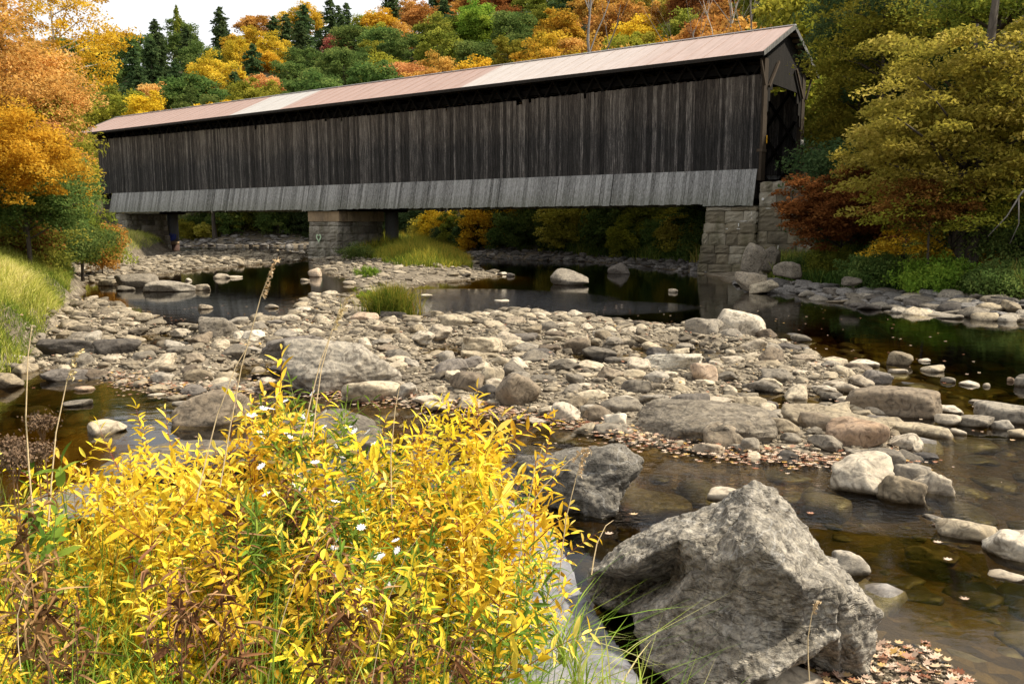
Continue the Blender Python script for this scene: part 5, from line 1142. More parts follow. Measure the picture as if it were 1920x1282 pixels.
near_tree(NT, 'very dark tree in the top corner of the far woods', 1890, -160, 32, 260, 90, 'olive', 335, 140, 110, .14, 'bark', .25, .8, .4, .5, .3)
near_tree(NT, 'small tan tree with layered sprays in front of the portal side', 1695, 170, 33, 190, 380, 'tan', 336, 150, 120, .15, 'bark', .1, .6, .4, .6, .3)
near_tree(NT, 'low drooping yellow-green branches over the bank weeds', 1790, 330, 29, 330, 450, 'ygreen', 337, 110, 120, .11, 'bark', .09, .5, .28, .7, .4, hollow=.2)
near_tree(NT, 'dark olive tree deep in the shade behind the tan tree', 1740, 200, 38, 420, 450, 'dkgreen', 338, 200, 130, .17, 'bark', .2, .9, .45, .5, .25)
near_tree(SB, 'rust-red maple shrub spreading beside the mossy abutment', 1585, 312, 33, 240, 470, 'rust', 340, 260, 160, .13, 'bark', .07, .55, .25, .7, .3, cat='shrub')
near_tree(SB, 'small rust-brown shrub under the tan tree', 1750, 330, 28, 160, 430, 'rust', 341, 90, 120, .11, 'bark', .06, .5, .3, .7, .35, cat='shrub')
near_tree(SB, 'yellow-leaved shrub low over the bank weeds and rocks', 1700, 420, 29, 150, 490, 'yellow', 342, 26, 90, .12, 'bark', .04, .45, .3, .7, .4, cat='shrub')
near_tree(SB, 'dark green shrub behind the rust-red maple shrub', 1600, 350, 36, 200, 470, 'dkgreen', 343, 110, 120, .14, 'bark', .06, .7, .45, .5, .3, cat='shrub')
near_tree(SB, 'gloomy green shrub at the photo edge above the bank weeds', 1880, 380, 30, 220, 500, 'green', 344, 120, 110, .11, 'bark', .06, .55, .45, .5, .3, cat='shrub')
for lab, px, D, h, lx in (('dark upright trunk rising through the tan tree crown', 1832, 29, 9.5, .02), ('second dark leaning trunk just beside the upright one', 1850, 30, 9.5, .12)):
    p = at(px, 300, D); e = empty('tree_trunk', (p[0], p[1], gz(p[0], p[1]))); tag(e, lab, 'tree'); b = MB(); b.tube([(0, 0, -.3), (.05, 0, 2.5), (lx * 6, .1, 6), (lx * 14, 0, h)], [.24, .19, .15, .07], 9); b.build('trunk', M['bark'], e, True)
    b = MB(); b.tube([(.1, 0, 5), (1, .3, 6.5), (1.8, .4, 8.4)], [.08, .05, .02], 6); b.tube([(.1, 0, 4), (-1, -.3, 5.2), (-2, -.2, 6)], [.07, .05, .02], 6); b.build('branch', M['bark'], e, True)
for lab, px, pt, D, w_, pb, col, sd_ in (('leafy green shrub low among weeds under the yellow-leaved shrub', 1640, 470, 29, 110, 535, 'green', 350), ('lime-tinged shrub low behind the flat bank stones', 1760, 480, 28, 130, 548, 'lime', 351), ('grassy green shrub at the photo edge just above the flat stones', 1880, 490, 27, 130, 560, 'green', 352), ('olive shrub low between rubble and rust-red maple shrub', 1560, 455, 33, 90, 525, 'olive', 353), ('golden-brown low shrub at the middle of the far bank weeds', 1820, 455, 30, 120, 530, 'gold', 354)):
    near_tree(SB, lab, px, pt, D, w_, pb, col, sd_, 110, 90, .09, 'bark', .02, .35, .7, .35, .5, True, cat='shrub')
p = at(1905, 372, 20); e = empty('dead_branch', tuple(p)); tag(e, 'pale bare branch drooping over the weeds near the photo edge', 'branch'); b = MB()
b.tube([(.5, 0, .6), (.1, 0, .1), (-.15, 0, -.35), (-.5, 0, -.75)], [.02, .018, .012, .005], 5); b.tube([(.05, 0, .05), (.1, 0, -.5), (-.05, 0, -.9)], [.014, .01, .004], 5); b.build('twig', M['greybark'], e, True)
# understory along the far bank, seen below the bridge
uc = ['olive', 'green', 'ygreen', 'dkgreen', 'olive', 'ygreen', 'dkgreen', 'yellow', 'green', 'tan']
r5 = random.Random(77)
USH = []
for k in range(46):
    px = 345 + k * 21.5 + r5.uniform(-8, 8)
    if px > 1330: break
    t = np.interp(px, [300, 345, 560, 740, 870, 980, 1080, 1160, 1250, 1320], [458, 459, 460, 463, 482, 485, 488, 493, 502, 508]); q = gp(px, t)[:2]; n_ = q / np.linalg.norm(q); q = q + n_ * r5.uniform(2.5, 7)
    col = r5.choice(uc) if px > 600 else r5.choice(['olive', 'ygreen', 'tan', 'dkgreen', 'green']); h = r5.uniform(2.4, 4.2)
    e = empty('bush', (q[0], q[1], gz(q[0], q[1]) - .1), r5.uniform(0, 6)); s = h / 5.6; c = with_mat('crown', FARP[k % 7][0], M['l_' + col], e); e.scale = (s * 1.1, s * 1.1, s * .95); c.location.z = 2.6; USH.append((e, col, px))
    c.scale = (.8, .8, .8)
for e, col, px in USH:
    w_ = 'seen between the far abutment and middle pier' if px < 590 else 'seen just past the middle pier' if px < 800 else 'under the middle of the long span' if px < 1080 else 'under the span close to the mossy abutment'
    tag(e, f'{ADJ[col]} bush on the shaded bank {w_}', 'bush', f'{ADJ[col]} bushes on the shaded bank {w_}')
# ------------------------------------------------------------------ grass
def blades(P_, h, w, rs, lean=.45, seg=2):
    """curved tapering blades rooted at P_ (n,3): heights h (n,), width w"""
    n = len(P_); a = rs.uniform(0, 2 * np.pi, n); d = np.stack([np.cos(a), np.sin(a), np.zeros(n)], 1); l = (np.abs(rs.normal(0, lean, n)) + .05)[:, None]; s = np.stack([-np.sin(a), np.cos(a), np.zeros(n)], 1)
    tw = rs.uniform(0, np.pi, n)[:, None]; s = s * np.cos(tw) + d * np.sin(tw); H = h[:, None]; up = np.array([0, 0, 1.0]); rows = []
    for k in range(seg + 1):
        t = k / (seg + 1); c = P_ + d * H * l * t * t + up * H * (t - .35 * l * t * t); ww = w * (1 - t * .6) * .5; rows.append(c - s * ww); rows.append(c + s * ww)
    rows.append(P_ + d * H * l + up * H * (1 - .35 * l)); V = np.stack(rows, 1); m = V.shape[1]; V = V.reshape(-1, 3); b = np.arange(n)[:, None] * m
    Q = np.concatenate([b + np.array([[2 * k, 2 * k + 1, 2 * k + 3, 2 * k + 2]]) for k in range(seg)]); T = b + np.array([[2 * seg, 2 * seg + 1, 2 * seg + 2]])
    return V, Q, T, n
def grass_obj(name, P_, h, w, mat, rs, var, lean=.45, seg=2, parent=None):
    V, Q, T, n = blades(P_, h, w, rs, lean, seg); a = np.concatenate([np.tile(var, seg), var]); return mesh_np(name, V, [Q, T], mat, parent, attrs={'var': (a, 'FACE')})
M['g_bank'] = leaf_mat('bank_grass', [(0.12, 0.17, 0.025), (0.36, 0.38, 0.06), (0.58, 0.53, 0.13), (0.74, 0.62, 0.30)], .3, .0)
M['g_dark'] = leaf_mat('shade_grass', [(0.05, 0.085, 0.018), (0.13, 0.18, 0.035), (0.25, 0.27, 0.055), (0.42, 0.28, 0.09)], .3, .0)
M['g_near'] = leaf_mat('near_grass', [(0.08, 0.16, 0.02), (0.19, 0.33, 0.04), (0.38, 0.46, 0.07), (0.66, 0.58, 0.30)], .35, .0)
M['g_tuft'] = leaf_mat('sedge', [(0.07, 0.12, 0.015), (0.20, 0.22, 0.03), (0.42, 0.34, 0.05), (0.50, 0.28, 0.05)], .3, .0)
M['straw'] = leaf_mat('straw', [(0.40, 0.27, 0.12), (0.60, 0.46, 0.26), (0.72, 0.60, 0.40)], .25, .0)
rs = np.random.default_rng(99)
def region_pts(poly, n, margin=0., vis=True):
    lo, hi = poly.min(0), poly.max(0); out = []
    while sum(map(len, out)) < n:
        c = rs.uniform(lo, hi, (n * 2, 2)); c = c[seg_sd(c, poly) > margin]; 
        if vis: vx, vy = proj(np.column_stack([c, np.full(len(c), .6)])); c = c[(vx > -80) & (vx < 2000)]
        out.append(c)
        if len(out) > 60: break
    return np.concatenate(out)[:n]
LG = np.vstack([P2([(-260, 740), (-10, 706), (40, 684), (70, 640), (100, 598), (128, 562), (136, 535), (118, 512), (240, 489), (318, 469), (290, 462)]), np.array([[-34, 84], [-50, 90], [-60, 60], [-30, 12]])])
c = np.vstack([region_pts(LG, 60000), region_pts(np.vstack([LG[:9], np.array([[-22, 46], [-34, 40], [-14, 9]])]), 70000, -.05)])
D = np.hypot(c[:, 0], c[:, 1]); z = ground(c); nz = fbm(np.column_stack([c * .45, np.zeros(len(c))]), 41, 3); sdl = seg_sd(c, LG)
h = (.36 + .32 * nz + .22 * rs.random(len(c))) * np.clip(.6 + sdl * .3, .5, 1.0); var = np.clip(.52 + 1.1 * nz * .5 + rs.normal(0, .2, len(c)) - .28 * (sdl < .4), 0, 1)
tag(grass_obj('bank_grass', np.column_stack([c, z - .03]), np.maximum(h, .12), .015, M['g_bank'], rs, var, .8), 'tall sunlit green and straw grass covering the near side bank', kind='stuff')
# weeds of the far shaded bank and of the island
FW = P2([(1440, 532), (1500, 540), (1600, 553), (1700, 563), (1800, 572), (1990, 588), (1990, 520), (1800, 505), (1600, 490), (1440, 490)])
FW2 = P2([(740, 462), (860, 474), (1000, 482), (1160, 490), (1320, 505), (1325, 485), (1160, 476), (1000, 470), (860, 464), (740, 456)])
FW3 = P2([(330, 456), (460, 458), (580, 457), (590, 450), (460, 448), (330, 448)])
IW = P2([(615, 482), (660, 470), (720, 458), (830, 462), (880, 492), (886, 508), (820, 514), (750, 512), (700, 498), (650, 486)])
pts = []; hs = []; vs_ = []
for poly, n_, hh, vv in ((FW, 52000, .75, .30), (FW2, 26000, .8, .25), (FW3, 9000, 1.0, .45)):
    c = region_pts(poly, n_); nz = fbm(np.column_stack([c * .35, np.zeros(len(c))]), 43, 3); pts.append(np.column_stack([c, ground(c) - .03])); hs.append(np.maximum(hh * (.7 + .9 * nz + .4 * rs.random(len(c))), .12)); vs_.append(np.clip(vv + .9 * nz + rs.normal(0, .2, len(c)), 0, 1))
tag(grass_obj('shaded_weeds', np.concatenate(pts), np.concatenate(hs), .045, M['g_dark'], rs, np.concatenate(vs_), .5), 'dark green and rusty weeds on the shaded far banks', kind='stuff')
c = region_pts(IW, 30000); nz = fbm(np.column_stack([c * .5, np.zeros(len(c))]), 47, 3); si = seg_sd(c, IW); P_ = np.column_stack([c, ground(c) - .03])
fr_ = np.clip((c[:, 0] - IW[:, 0].min()) / (IW[:, 0].max() - IW[:, 0].min()), 0, 1)
tag(grass_obj('island_grass', P_, np.maximum((.75 + .6 * nz + .35 * rs.random(len(c))) * np.clip(.5 + si * .3, .3, 1.15), .15), .035, M['g_tuft'], rs, np.clip(.1 + .45 * fr_ + .5 * nz + rs.normal(0, .18, len(c)), 0, 1), .5), 'golden and green grasses growing on the gravel island', kind='stuff')
def leafy_bush(label, px, pb, w_, h_, col, seed, leaf=.06, group=None):
    g = gp(px, pb, .1); D = math.hypot(g[0], g[1]); a = w_ * D / FPX / 2; hh = h_ * D / FPX; gg = gz(g[0], g[1]); e = empty('weed_clump', (g[0], g[1], gg)); tag(e, label, 'weed', group)
    o, C = crown_mesh('foliage', seed, (a, a * .8, hh * .5), 50, 70, hh * .28, leaf, M['l_' + col], .8, .35, .3, .2, .4, -.9); o.parent = e; o.location.z = hh * .5
    b = MB()
    for k in range(12): q = C[k % len(C)]; b.tube([(q[0] * .4, q[1] * .4, 0), (q[0], q[1], q[2] + hh * .5)], [.012, .005], 4)
    b.build('stem', M['bark'], e); return e
leafy_bush('dark green leafy weed clump at the foot of the tan-capped pier', 668, 492, 70, 34, 'green', 501, .09)
leafy_bush('grey-green flowering weed clump crowning the gravel island', 735, 478, 90, 36, 'green', 502, .09)
leafy_bush('lime weed clump on the water edge of the gravel island', 690, 520, 50, 20, 'lime', 503, .06)
leafy_bush('olive weed clump low behind the island grass', 830, 472, 80, 24, 'olive', 504, .09)
leafy_bush('pale green sprawling weed among the stones before the island', 695, 552, 50, 18, 'lime', 505, .05)
leafy_bush('bright green weed clump against the flat stones of the far bank', 1665, 548, 36, 30, 'green', 506, .06)
leafy_bush('rusty brown weed clump beside the bright green one on the far bank', 1640, 540, 50, 34, 'rust', 507, .06)
leafy_bush('rusty grass-like clump near the photo edge of the far bank', 1860, 560, 70, 34, 'rust', 508, .06)
leafy_bush('dark leafy clump over the rubble beside the mossy abutment', 1500, 526, 60, 36, 'green', 509, .07)
leafy_bush('tiny bright green sprig growing in the middle of the gravel bar', 1143, 670, 16, 10, 'lime', 510, .03)
# the sedge clump
g = gp(732, 598, .08); e = empty('sedge_clump', (g[0], g[1], gz(g[0], g[1]))); tag(e, 'fountain-shaped green and gold sedge clump at the back of the gravel bar', 'grass clump')
n = 2600; a = rs.uniform(0, 6.28, n); r_ = np.abs(rs.normal(0, .28, n)); P_ = np.column_stack([r_ * np.cos(a) * 1.15, r_ * np.sin(a) * .8, np.zeros(n)]); grass_obj('blades', P_, rs.uniform(.45, .95, n), .013, M['g_tuft'], rs, np.clip(rs.normal(.35, .22, n) + .25 * np.sin(a), 0, 1), .55, 3, e)

# ------------------------------------------------------------------ near bank plants
def lance_leaf(L_, w, bend=.25, n=4):
    """folded lance-shaped leaf along +x"""
    V = []; F = []; prof = [.0, .75, 1.0, .8, 0.0]; xs_ = [0, .22, .48, .75, 1]
    for i, (x, p) in enumerate(zip(xs_, prof)):
        z = -bend * L_ * x * x; y = p * w / 2; V += [(x * L_, -y, z + y * .35), (x * L_, 0, z), (x * L_, y, z + y * .35)]
    for i in range(4): F += [(3 * i, 3 * i + 3, 3 * i + 4, 3 * i + 1), (3 * i + 1, 3 * i + 4, 3 * i + 5, 3 * i + 2)]
    return np.array(V), np.array(F)
LEAFS = [lance_leaf(1.0, w, b_) for w, b_ in ((.26, .12), (.24, .3), (.30, .05), (.22, .45))]
def frame(d, up):
    d = d / np.linalg.norm(d); s = np.cross(up, d); s = s / max(np.linalg.norm(s), 1e-6); return np.stack([d, s, np.cross(d, s)], 1)
def leafy_plant(seed, h, lean, leafl=.062, branches=7, mat_leaf='w_yellow', mat_stem='redstem', wl=1.0, fill=1.0, curl=0):
    """returns stem and leaf mesh data of a branching lance-leaved plant"""
    r = np.random.default_rng(seed); b = MB(); LV = []; LF = []; va = []; n0 = 0
    def put(p, d, L_, tone):
        nonlocal n0
        V, F = LEAFS[r.integers(4)]; A = frame(d, np.array([0, 0, 1.0]) + r.normal(0, .45, 3)); L2 = L_ * r.uniform(.7, 1.25); q = (V * np.array([1, wl, 1 + curl * r.uniform(0, 3)])) * L2 @ A.T + p; LV.append(q); LF.append(F + n0); n0 += len(V); va.append(np.full(len(F), tone))
    def shoot(p0, d0, L_, rad, sub):
        m = 8; pts = [p0]; d = d0 / np.linalg.norm(d0)
        for k in range(m): d = d + r.normal(0, .05, 3) + np.array([0, 0, .02 if sub else 0]); d /= np.linalg.norm(d); pts.append(pts[-1] + d * L_ / m)
        b.tube(pts, [rad * (1 - .8 * k / m) for k in range(m + 1)], 4 if sub else 5, cap=False)
        tn = r.random(); s0 = .12 if sub else .35; nl = int(L_ / .026 * fill); az = r.uniform(0, 6.28)
        for k in range(nl):
            t = s0 + (1 - s0) * (k + .5) / nl; i = min(m - 1, int(t * m)); p = pts[i] + (pts[i + 1] - pts[i]) * (t * m - i); dd = pts[i + 1] - pts[i]; dd /= np.linalg.norm(dd)
            az += 1.57 + r.normal(0, .25); A = frame(dd, np.array([.3, .2, 1.0])); side = A[:, 1] * math.cos(az) + A[:, 2] * math.sin(az)
            for sg_ in (1, -1):
                if r.random() < .12: continue
                put(p, side * sg_ + dd * r.uniform(.3, .9) + np.array([0, 0, -.12 * (1 - t)]), leafl * (1.1 - .45 * t), np.clip(.25 * tn + .75 * r.random() - .25 * (1 - t), 0, 1))
        put(pts[-1], d, leafl * .6, r.random()); return pts
    pts = shoot(np.zeros(3), np.array([lean[0], lean[1], 1.0]), h, .0035, False)
    for k in range(branches):
        t = r.uniform(.35, .92); i = int(t * 8); a = r.uniform(0, 6.28); shoot(np.array(pts[i]), np.array([math.cos(a), math.sin(a), r.uniform(.5, 1.1)]), h * r.uniform(.18, .36), .002, True)
    s = b.build('stem', M[mat_stem], None); l = mesh_np('leaves', np.concatenate(LV), np.concatenate(LF), M[mat_leaf], attrs={'var': (np.concatenate(va), 'FACE')})
    sd_, ld = s.data, l.data; bpy.data.objects.remove(s); bpy.data.objects.remove(l); return sd_, ld
M['w_yellow'] = leaf_mat('yellow_lance_leaves', [(0.54, 0.34, 0.025), (0.84, 0.60, 0.04), (0.92, 0.71, 0.08), (0.92, 0.80, 0.22)], .38, .12, 55)
M['w_green'] = leaf_mat('green_lance_leaves', [(0.07, 0.13, 0.02), (0.16, 0.26, 0.035), (0.30, 0.38, 0.06)], .35, .1)
M['w_brown'] = leaf_mat('withered_leaves', [(0.09, 0.04, 0.018), (0.24, 0.12, 0.055), (0.46, 0.28, 0.14)], .2, .2)
M['redstem'] = flat_mat('red_stem', (0.22, 0.05, 0.03), .6, .3, 60); M['greenstem'] = flat_mat('green_stem', (0.22, 0.26, 0.07), .6, .2, 60); M['brownstem'] = flat_mat('brown_stem', (0.16, 0.09, 0.045), .8, .3, 60); M['strawstem'] = flat_mat('straw_stem', (0.55, 0.42, 0.24), .7, .2, 60)
YP = [leafy_plant(700 + i, 1.0, (RND.uniform(-.12, .12), RND.uniform(-.1, .1)), .067, 8) for i in range(9)]
GP = [leafy_plant(730 + i, .8, (RND.uniform(-.1, .1), 0), .06, 5, 'w_green', 'greenstem', .62, 1.1) for i in range(3)]
BPL = [leafy_plant(740 + i, .5, (RND.uniform(-.2, .2), 0), .046, 7, 'w_brown', 'brownstem', 1.1, .7, 3.5) for i in range(3)]
def plant(name, data, pos, h, rz, label, cat, group=None, tilt=(0, 0)):
    e = empty(name, pos, rz); e.rotation_euler = (tilt[0], tilt[1], rz); e.scale = (h,) * 3; tag(e, label, cat, group)
    for nme, me in (('stem', data[0]), ('leaves', data[1])): o = bpy.data.objects.new(nme, me); COL.objects.link(o); o.parent = e
    return e
def ztop_at(px, py, D): return at(px, py, D)
top = ([-40, 60, 150, 240, 270, 330, 400, 450, 520, 570, 640, 700, 740, 800, 850, 900, 950, 990, 1010, 1040], [930, 900, 865, 830, 780, 820, 800, 765, 745, 715, 770, 800, 800, 810, 790, 760, 790, 850, 900, 1010])
k = 0; r6 = random.Random(5); CAPX = 985
for row, D in enumerate((3.75, 3.45, 3.15, 2.85, 2.55, 2.25)):
    n_ = (24, 25, 22, 15, 8, 4)[row]
    for j in range(n_):
        px = -90 + (1015 - 12 * row + 40) * (j + r6.uniform(.1, .9)) / n_; py = np.interp(px, *top) + r6.uniform(0, 40) + (0, 40, 95, 165, 240, 320)[row]
        Dj = D + r6.uniform(-.12, .12); p = at(px, py, Dj); g = gz(p[0], p[1]); hh = p[2] - max(g, .1)
        if hh < .25: continue
        hh = min(hh, 1.35); zone = ('the golden pool side' if px < 330 else 'the asters' if px < 700 else 'the stream side') ; 
        e = plant('yellow_plant', YP[k % 9], (p[0], p[1], p[2] - hh), hh / 1.0 * 1.02, r6.uniform(0, 6.28), f'yellow lance-leaved plant {("at the back of the bush", "in the middle of the bush", "low at the front of the bush")[min(2, row // 2)]} towards {zone}', 'plant', None, (r6.uniform(-.12, .12), r6.uniform(-.12, .14)))
        e['group'] = e['label'].replace('plant ', 'plants ', 1); k += 1
for j, (px, py, D, h_) in enumerate(((272, 768, 3.6, 1.0), (450, 752, 3.5, 1.1), (905, 752, 3.5, 1.05), (960, 862, 3.3, .9), (965, 1000, 3.1, .7), (740, 790, 3.6, 1.0), (860, 800, 3.6, .9))):
    p = at(px, py, D); plant('yellow_plant', YP[j], (p[0], p[1], p[2] - h_), h_, j * 1.3, ['yellow stem rising highest over the flat blue-grey slab', 'tall yellow stem beside the half-hidden boulder', 'tallest yellow stem on the stream side reaching the leaf-lined water', 'yellow stem leaning out toward the dark craggy boulder', 'lowest outermost yellow stem over the reflected sky', 'yellow stem just beside the asters reaching over dark water', 'yellow stem a step in from the tallest stream-side one'][j], 'plant', None, (0, (0, 0, .08, .2, .3, 0, 0)[j]))
M['petal'] = flat_mat('aster_petal', (0.80, 0.78, 0.80), .6, .05)
r7 = random.Random(8)
AS = [(480, 735, 3.6), (560, 700, 3.7), (600, 725, 3.65), (585, 760, 3.4), (690, 765, 3.6), (710, 800, 3.5), (540, 790, 3.3), (660, 850, 3.1), (640, 930, 2.9), (700, 990, 2.7)]
for j, (px, py, D) in enumerate(AS):
    p = at(px, py, D); g = max(gz(p[0], p[1]), .1); h_ = min(p[2] - g, 1.2); e = plant('aster', GP[j % 3], (p[0], p[1], p[2] - h_), h_ / .8 * .95, r7.uniform(0, 6), ('white-flowered green aster ' + ['by the half-hidden boulder', 'topmost above the bush', 'just behind the topmost aster', 'below the topmost asters', 'over the mossy boulder', 'between the mossy boulder and yellow stems', 'deeper in the bush under the topmost asters', 'midway down the bush', 'low in the bush amid yellow leaves', 'lowest of all amid green grass'][j]), 'flower', 'white asters in the yellow bush')
    for q in range(9):
        b = MB()
        c = Vector((r7.gauss(0, .055), r7.gauss(0, .055), .80 * 1.0 - abs(r7.gauss(0, .09)) + .0)) ; nrm = Vector((r7.gauss(0, .5), r7.gauss(0, .5) - .4, 1)).normalized(); ax = nrm.orthogonal().normalized(); ay = nrm.cross(ax); R_ = .014
        for m in range(9):
            a = m * 2 * math.pi / 9; d1 = ax * math.cos(a) + ay * math.sin(a); d2 = ax * -math.sin(a) + ay * math.cos(a); b.add([c, c + d1 * R_ * .6 + d2 * R_ * .22, c + d1 * R_ + nrm * .001, c + d1 * R_ * .6 - d2 * R_ * .22], [(0, 3, 2, 1)])
        b.build('flower', M['petal'], e)
for j in range(20):
    px = r7.uniform(60, 960); D = r7.uniform(2.3, 3.4); py = np.interp(px, *top) + (3.75 - D) * 190 + r7.uniform(0, 40); p = at(px, py, D); g = max(gz(p[0], p[1]), .1); h_ = min(max(p[2] - g, .4), 1.1); sd2 = 'towards the golden pool' if px < 400 else 'towards the stream'
    plant('green_plant', GP[j % 3], (p[0], p[1], p[2] - h_), h_ / .8, r7.uniform(0, 6), f'narrow-leaved green plant without flowers amid the yellow bush {sd2}', 'plant', f'narrow-leaved green plants amid the yellow bush {sd2}')
for j in range(13):
    px = r7.uniform(0, 1060); D = r7.uniform(1.7, 2.7); py = r7.uniform(1080, 1290); p = at(px, py, D); g = gz(p[0], p[1]); h_ = .32
    where = 'near the photo corner' if px < 300 else 'under the middle of the yellow bush' if px < 720 else 'among straw at the water side'
    plant('withered_plant', BPL[j % 3], (p[0], p[1], max(p[2] - .26, g)), h_ / .5 * r7.uniform(.9, 1.3), r7.uniform(0, 6), f'brown curled withered plant {where}', 'plant', f'brown curled withered plants {where}')
for j, (px, py, D) in enumerate(((60, 1000, 2.7), (385, 990, 2.75), (640, 1020, 2.6), (330, 1160, 2.1), (690, 1170, 2.2), (520, 900, 3.1))):
    p = at(px, py, D); plant('withered_plant', BPL[j % 3], (p[0], p[1], p[2] - .4), .95, j * 1.1, ['dark brown withered frond under yellow leaves near the grassy corner', 'dark withered leaves clustered in the centre of the bush', 'large withered frond in the centre toward the stream', 'curled brown withered head low near the middle', 'crisp rust-brown withered frond beside straw grass', 'small withered frond high in the bush'][j], 'plant')
# green broad-leaved plant and brown seed heads by the pool
BL = leafy_plant(780, 1.0, (.05, 0), .13, 2, 'w_green', 'greenstem', 1.3, .35)
for j, (px, py, D, h_) in enumerate(((62, 860, 2.9, .95), (40, 890, 3.1, .8))):
    p = at(px, py, D); plant('leafy_plant', BL, (p[0], p[1], p[2] - h_), h_, j * 2 + .5, ['bright green broad-leaved stem standing by the golden pool', 'shorter green broad-leaved stem behind the bright one'][j], 'plant', None)
M['seed'] = flat_mat('brown_seed_fluff', (0.15, 0.095, 0.055), .9, .4, 40)
for j, (px, py, D) in enumerate(((80, 790, 3.4), (20, 835, 3.3), (70, 845, 3.2), (28, 860, 3.0))):
    p = at(px, py, D); e = empty('seed_head', (p[0], p[1], p[2] - .8)); tag(e, 'brown dried seed head ' + ['highest over the golden pool', 'at the very edge of the photo', 'beside the green broad-leaved stem', 'lowest by the near bank'][j], 'plant'); b = MB(); b.tube([(.03, 0, 0), (0, 0, .5), (0, 0, .8)], [.003, .0025, .002], 5); rr = random.Random(j)
    for q in range(9): a = rr.uniform(0, 6.28); b.tube([(0, 0, .72), (math.cos(a) * .03, math.sin(a) * .03, .80 + rr.uniform(-.02, .03))], [.0015, .001], 4)
    b.build('stem', M['brownstem'], e); V, F = [], []; n0 = 0
    C = rs.normal(size=(800, 3)) * np.array([.024, .024, .014]) + np.array([0, 0, .80]); V, F = leaves_at(C, .012, .2, rs, .6); mesh_np('seed_cluster', V, F, M['seed'], e)
# tall dry grass stalks (base and tip read off the photograph)
ST = [((440, 800), (517, 485), 2.7, 'longest dry stalk arching over the gravel bar with a drooping seed head', 1), ((395, 860), (470, 640), 2.7, 'thin dry stalk crossing the round upper-bar boulder', 0), ((62, 880), (60, 610), 2.9, 'upright dry stalk in front of the golden pool near the grassy bank', 0), ((105, 900), (145, 660), 2.8, 'leaning dry stalk crossing the whale-back rock', 1), ((600, 760), (640, 580), 3.0, 'dry stalk before the seal-shaped boulder with a pale tip', 1), ((590, 750), (655, 555), 3.1, 'dry stalk reaching the sedge clump', 1),
      ((575, 1000), (632, 985), 1.8, '', 0), ((520, 1200), (630, 985), 1.7, 'thick straw stem cutting diagonally across the middle of the bush', 0), ((1000, 950), (1100, 845), 3.0, 'dry stalk with nodding head against the dark craggy boulder', 1), ((980, 1060), (1020, 830), 2.8, 'thin dry stalk between the yellow bush and craggy boulder', 0), ((1060, 1040), (1098, 850), 2.8, 'dry stalk just past the craggy boulder tip', 1), ((1518, 1270), (1530, 1130), 3.4, 'single dry stalk standing before the great schist boulder', 1), ((740, 930), (750, 720), 3.0, 'dry stalk rising above the low tan mound', 0), ((1120, 1050), (1150, 975), 2.9, 'short orange dry stalk by the great boulder tip', 0), ((700, 1270), (790, 1000), 1.8, 'slim straw stalk in front of the yellow leaves', 0), ((40, 1250), (70, 1080), 1.7, 'pale straw stalk in the near corner', 0)]
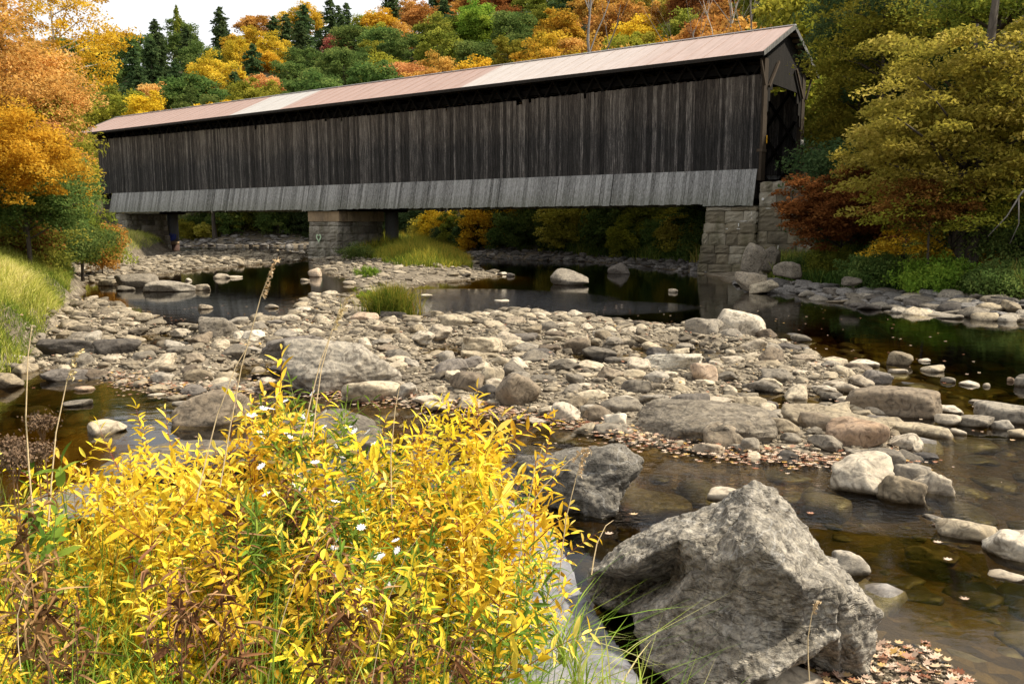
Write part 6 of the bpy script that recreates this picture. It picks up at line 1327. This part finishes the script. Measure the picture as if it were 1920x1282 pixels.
for (bx, by), (tx, ty), D, lab, sh in ST:
    if not lab: continue
    p0, p1 = at(bx, by, D), at(tx, ty, D * 1.03); ext = p0 + (p0 - p1) * .35 * (1 if by < 1200 else .1); e = empty('dry_stalk', tuple(ext)); tag(e, lab, 'grass stalk'); a, c_ = np.zeros(3), p1 - ext; md = c_ * .5 + np.array([-.02, 0, .015]); b = MB()
    pts = [a, c_ * .25 + np.array([-.012, 0, .005]), md, c_ * .8 + np.array([-.012, 0, .02]), c_]; b.tube(pts, [v * min(1, D / 2.9) ** 2 for v in (.0026, .0024, .002, .0016, .001)], 5); b.build('stem', M['strawstem'], e)
    if sh:
        C = []
        for q in range(70): t = q / 70; C.append(c_ * (.80 + .2 * t) + np.array([.05 * max(0, t - .6) ** 1.2 * 1, 0, .02 - .05 * max(0, t - .7)]) + rs.normal(0, .0035, 3))
        V, F = leaves_at(np.array(C), .016, .3, rs, .35); mesh_np('seed_spike', V, F, M['straw'], e, attrs={'var': (rs.random(len(F)), 'FACE')})
# grass of the near bank: green tangle below, straw at the water side
NB = np.array([[-2.3, 1.1], [-2.7, 3.7], [-1.6, 3.75], [-.5, 3.5], [.05, 3.0], [.45, 2.2], [.75, 1.3], [.8, 1.0]])
c = region_pts(NB, 38000, 0, False); z = ground(c); D = np.hypot(c[:, 0], c[:, 1]); nz = fbm(np.column_stack([c * 1.6, np.zeros(len(c))]), 61, 3)
h = .30 + .22 * rs.random(len(c)) + .1 * nz; h *= np.clip((D - .9) / 1.0, .35, 1); h = np.where(rs.random(len(c)) < np.where(c[:, 0] > -.1, .08, .24), h * 2.1, h)
tag(grass_obj('near_grass', np.column_stack([c, z - .02]), h, .0065, M['g_near'], rs, np.clip(rs.normal(.34, .22, len(c)) + .25 * nz + .3 * np.clip(c[:, 0], 0, 1), 0, 1), .65, 3), 'tangled green grass under the yellow bush', kind='stuff')
WE = np.array([[-.25, 2.0], [-.1, 3.25], [.12, 3.15], [.5, 2.3], [.62, 1.9], [.62, 1.6], [.1, 1.6]])
c = region_pts(WE, 3000, 0, False); z = ground(c)
tag(grass_obj('dry_grass', np.column_stack([c, z - .02]), rs.uniform(.25, .62, len(c)), .007, M['straw'], rs, rs.random(len(c)), .75, 3), 'bleached straw-coloured grass arching over the water side', kind='stuff')
for j, (px, py, D) in enumerate(((1090, 1180, 2.75), (1130, 1230, 2.6), (1060, 1120, 2.9), (1190, 1282, 2.5))):
    p = at(px, py, D); e = empty('grass_tuft', (p[0], p[1], max(gz(p[0], p[1]), p[2] - .25))); tag(e, 'green and straw arching grass tuft ' + ['facing the great boulder hollow', 'second lowest beside the water', 'highest on the water-side edge', 'lowest at the frame bottom by the water'][j], 'grass tuft'); n = 26
    P_ = rs.normal(0, .02, (n, 3)) * (1, 1, 0); grass_obj('blades', P_, rs.uniform(.15, .36, n), .009, M['g_near'], rs, rs.uniform(.4, 1, n), .9, 4, e)
print('objects', len(bpy.data.objects))
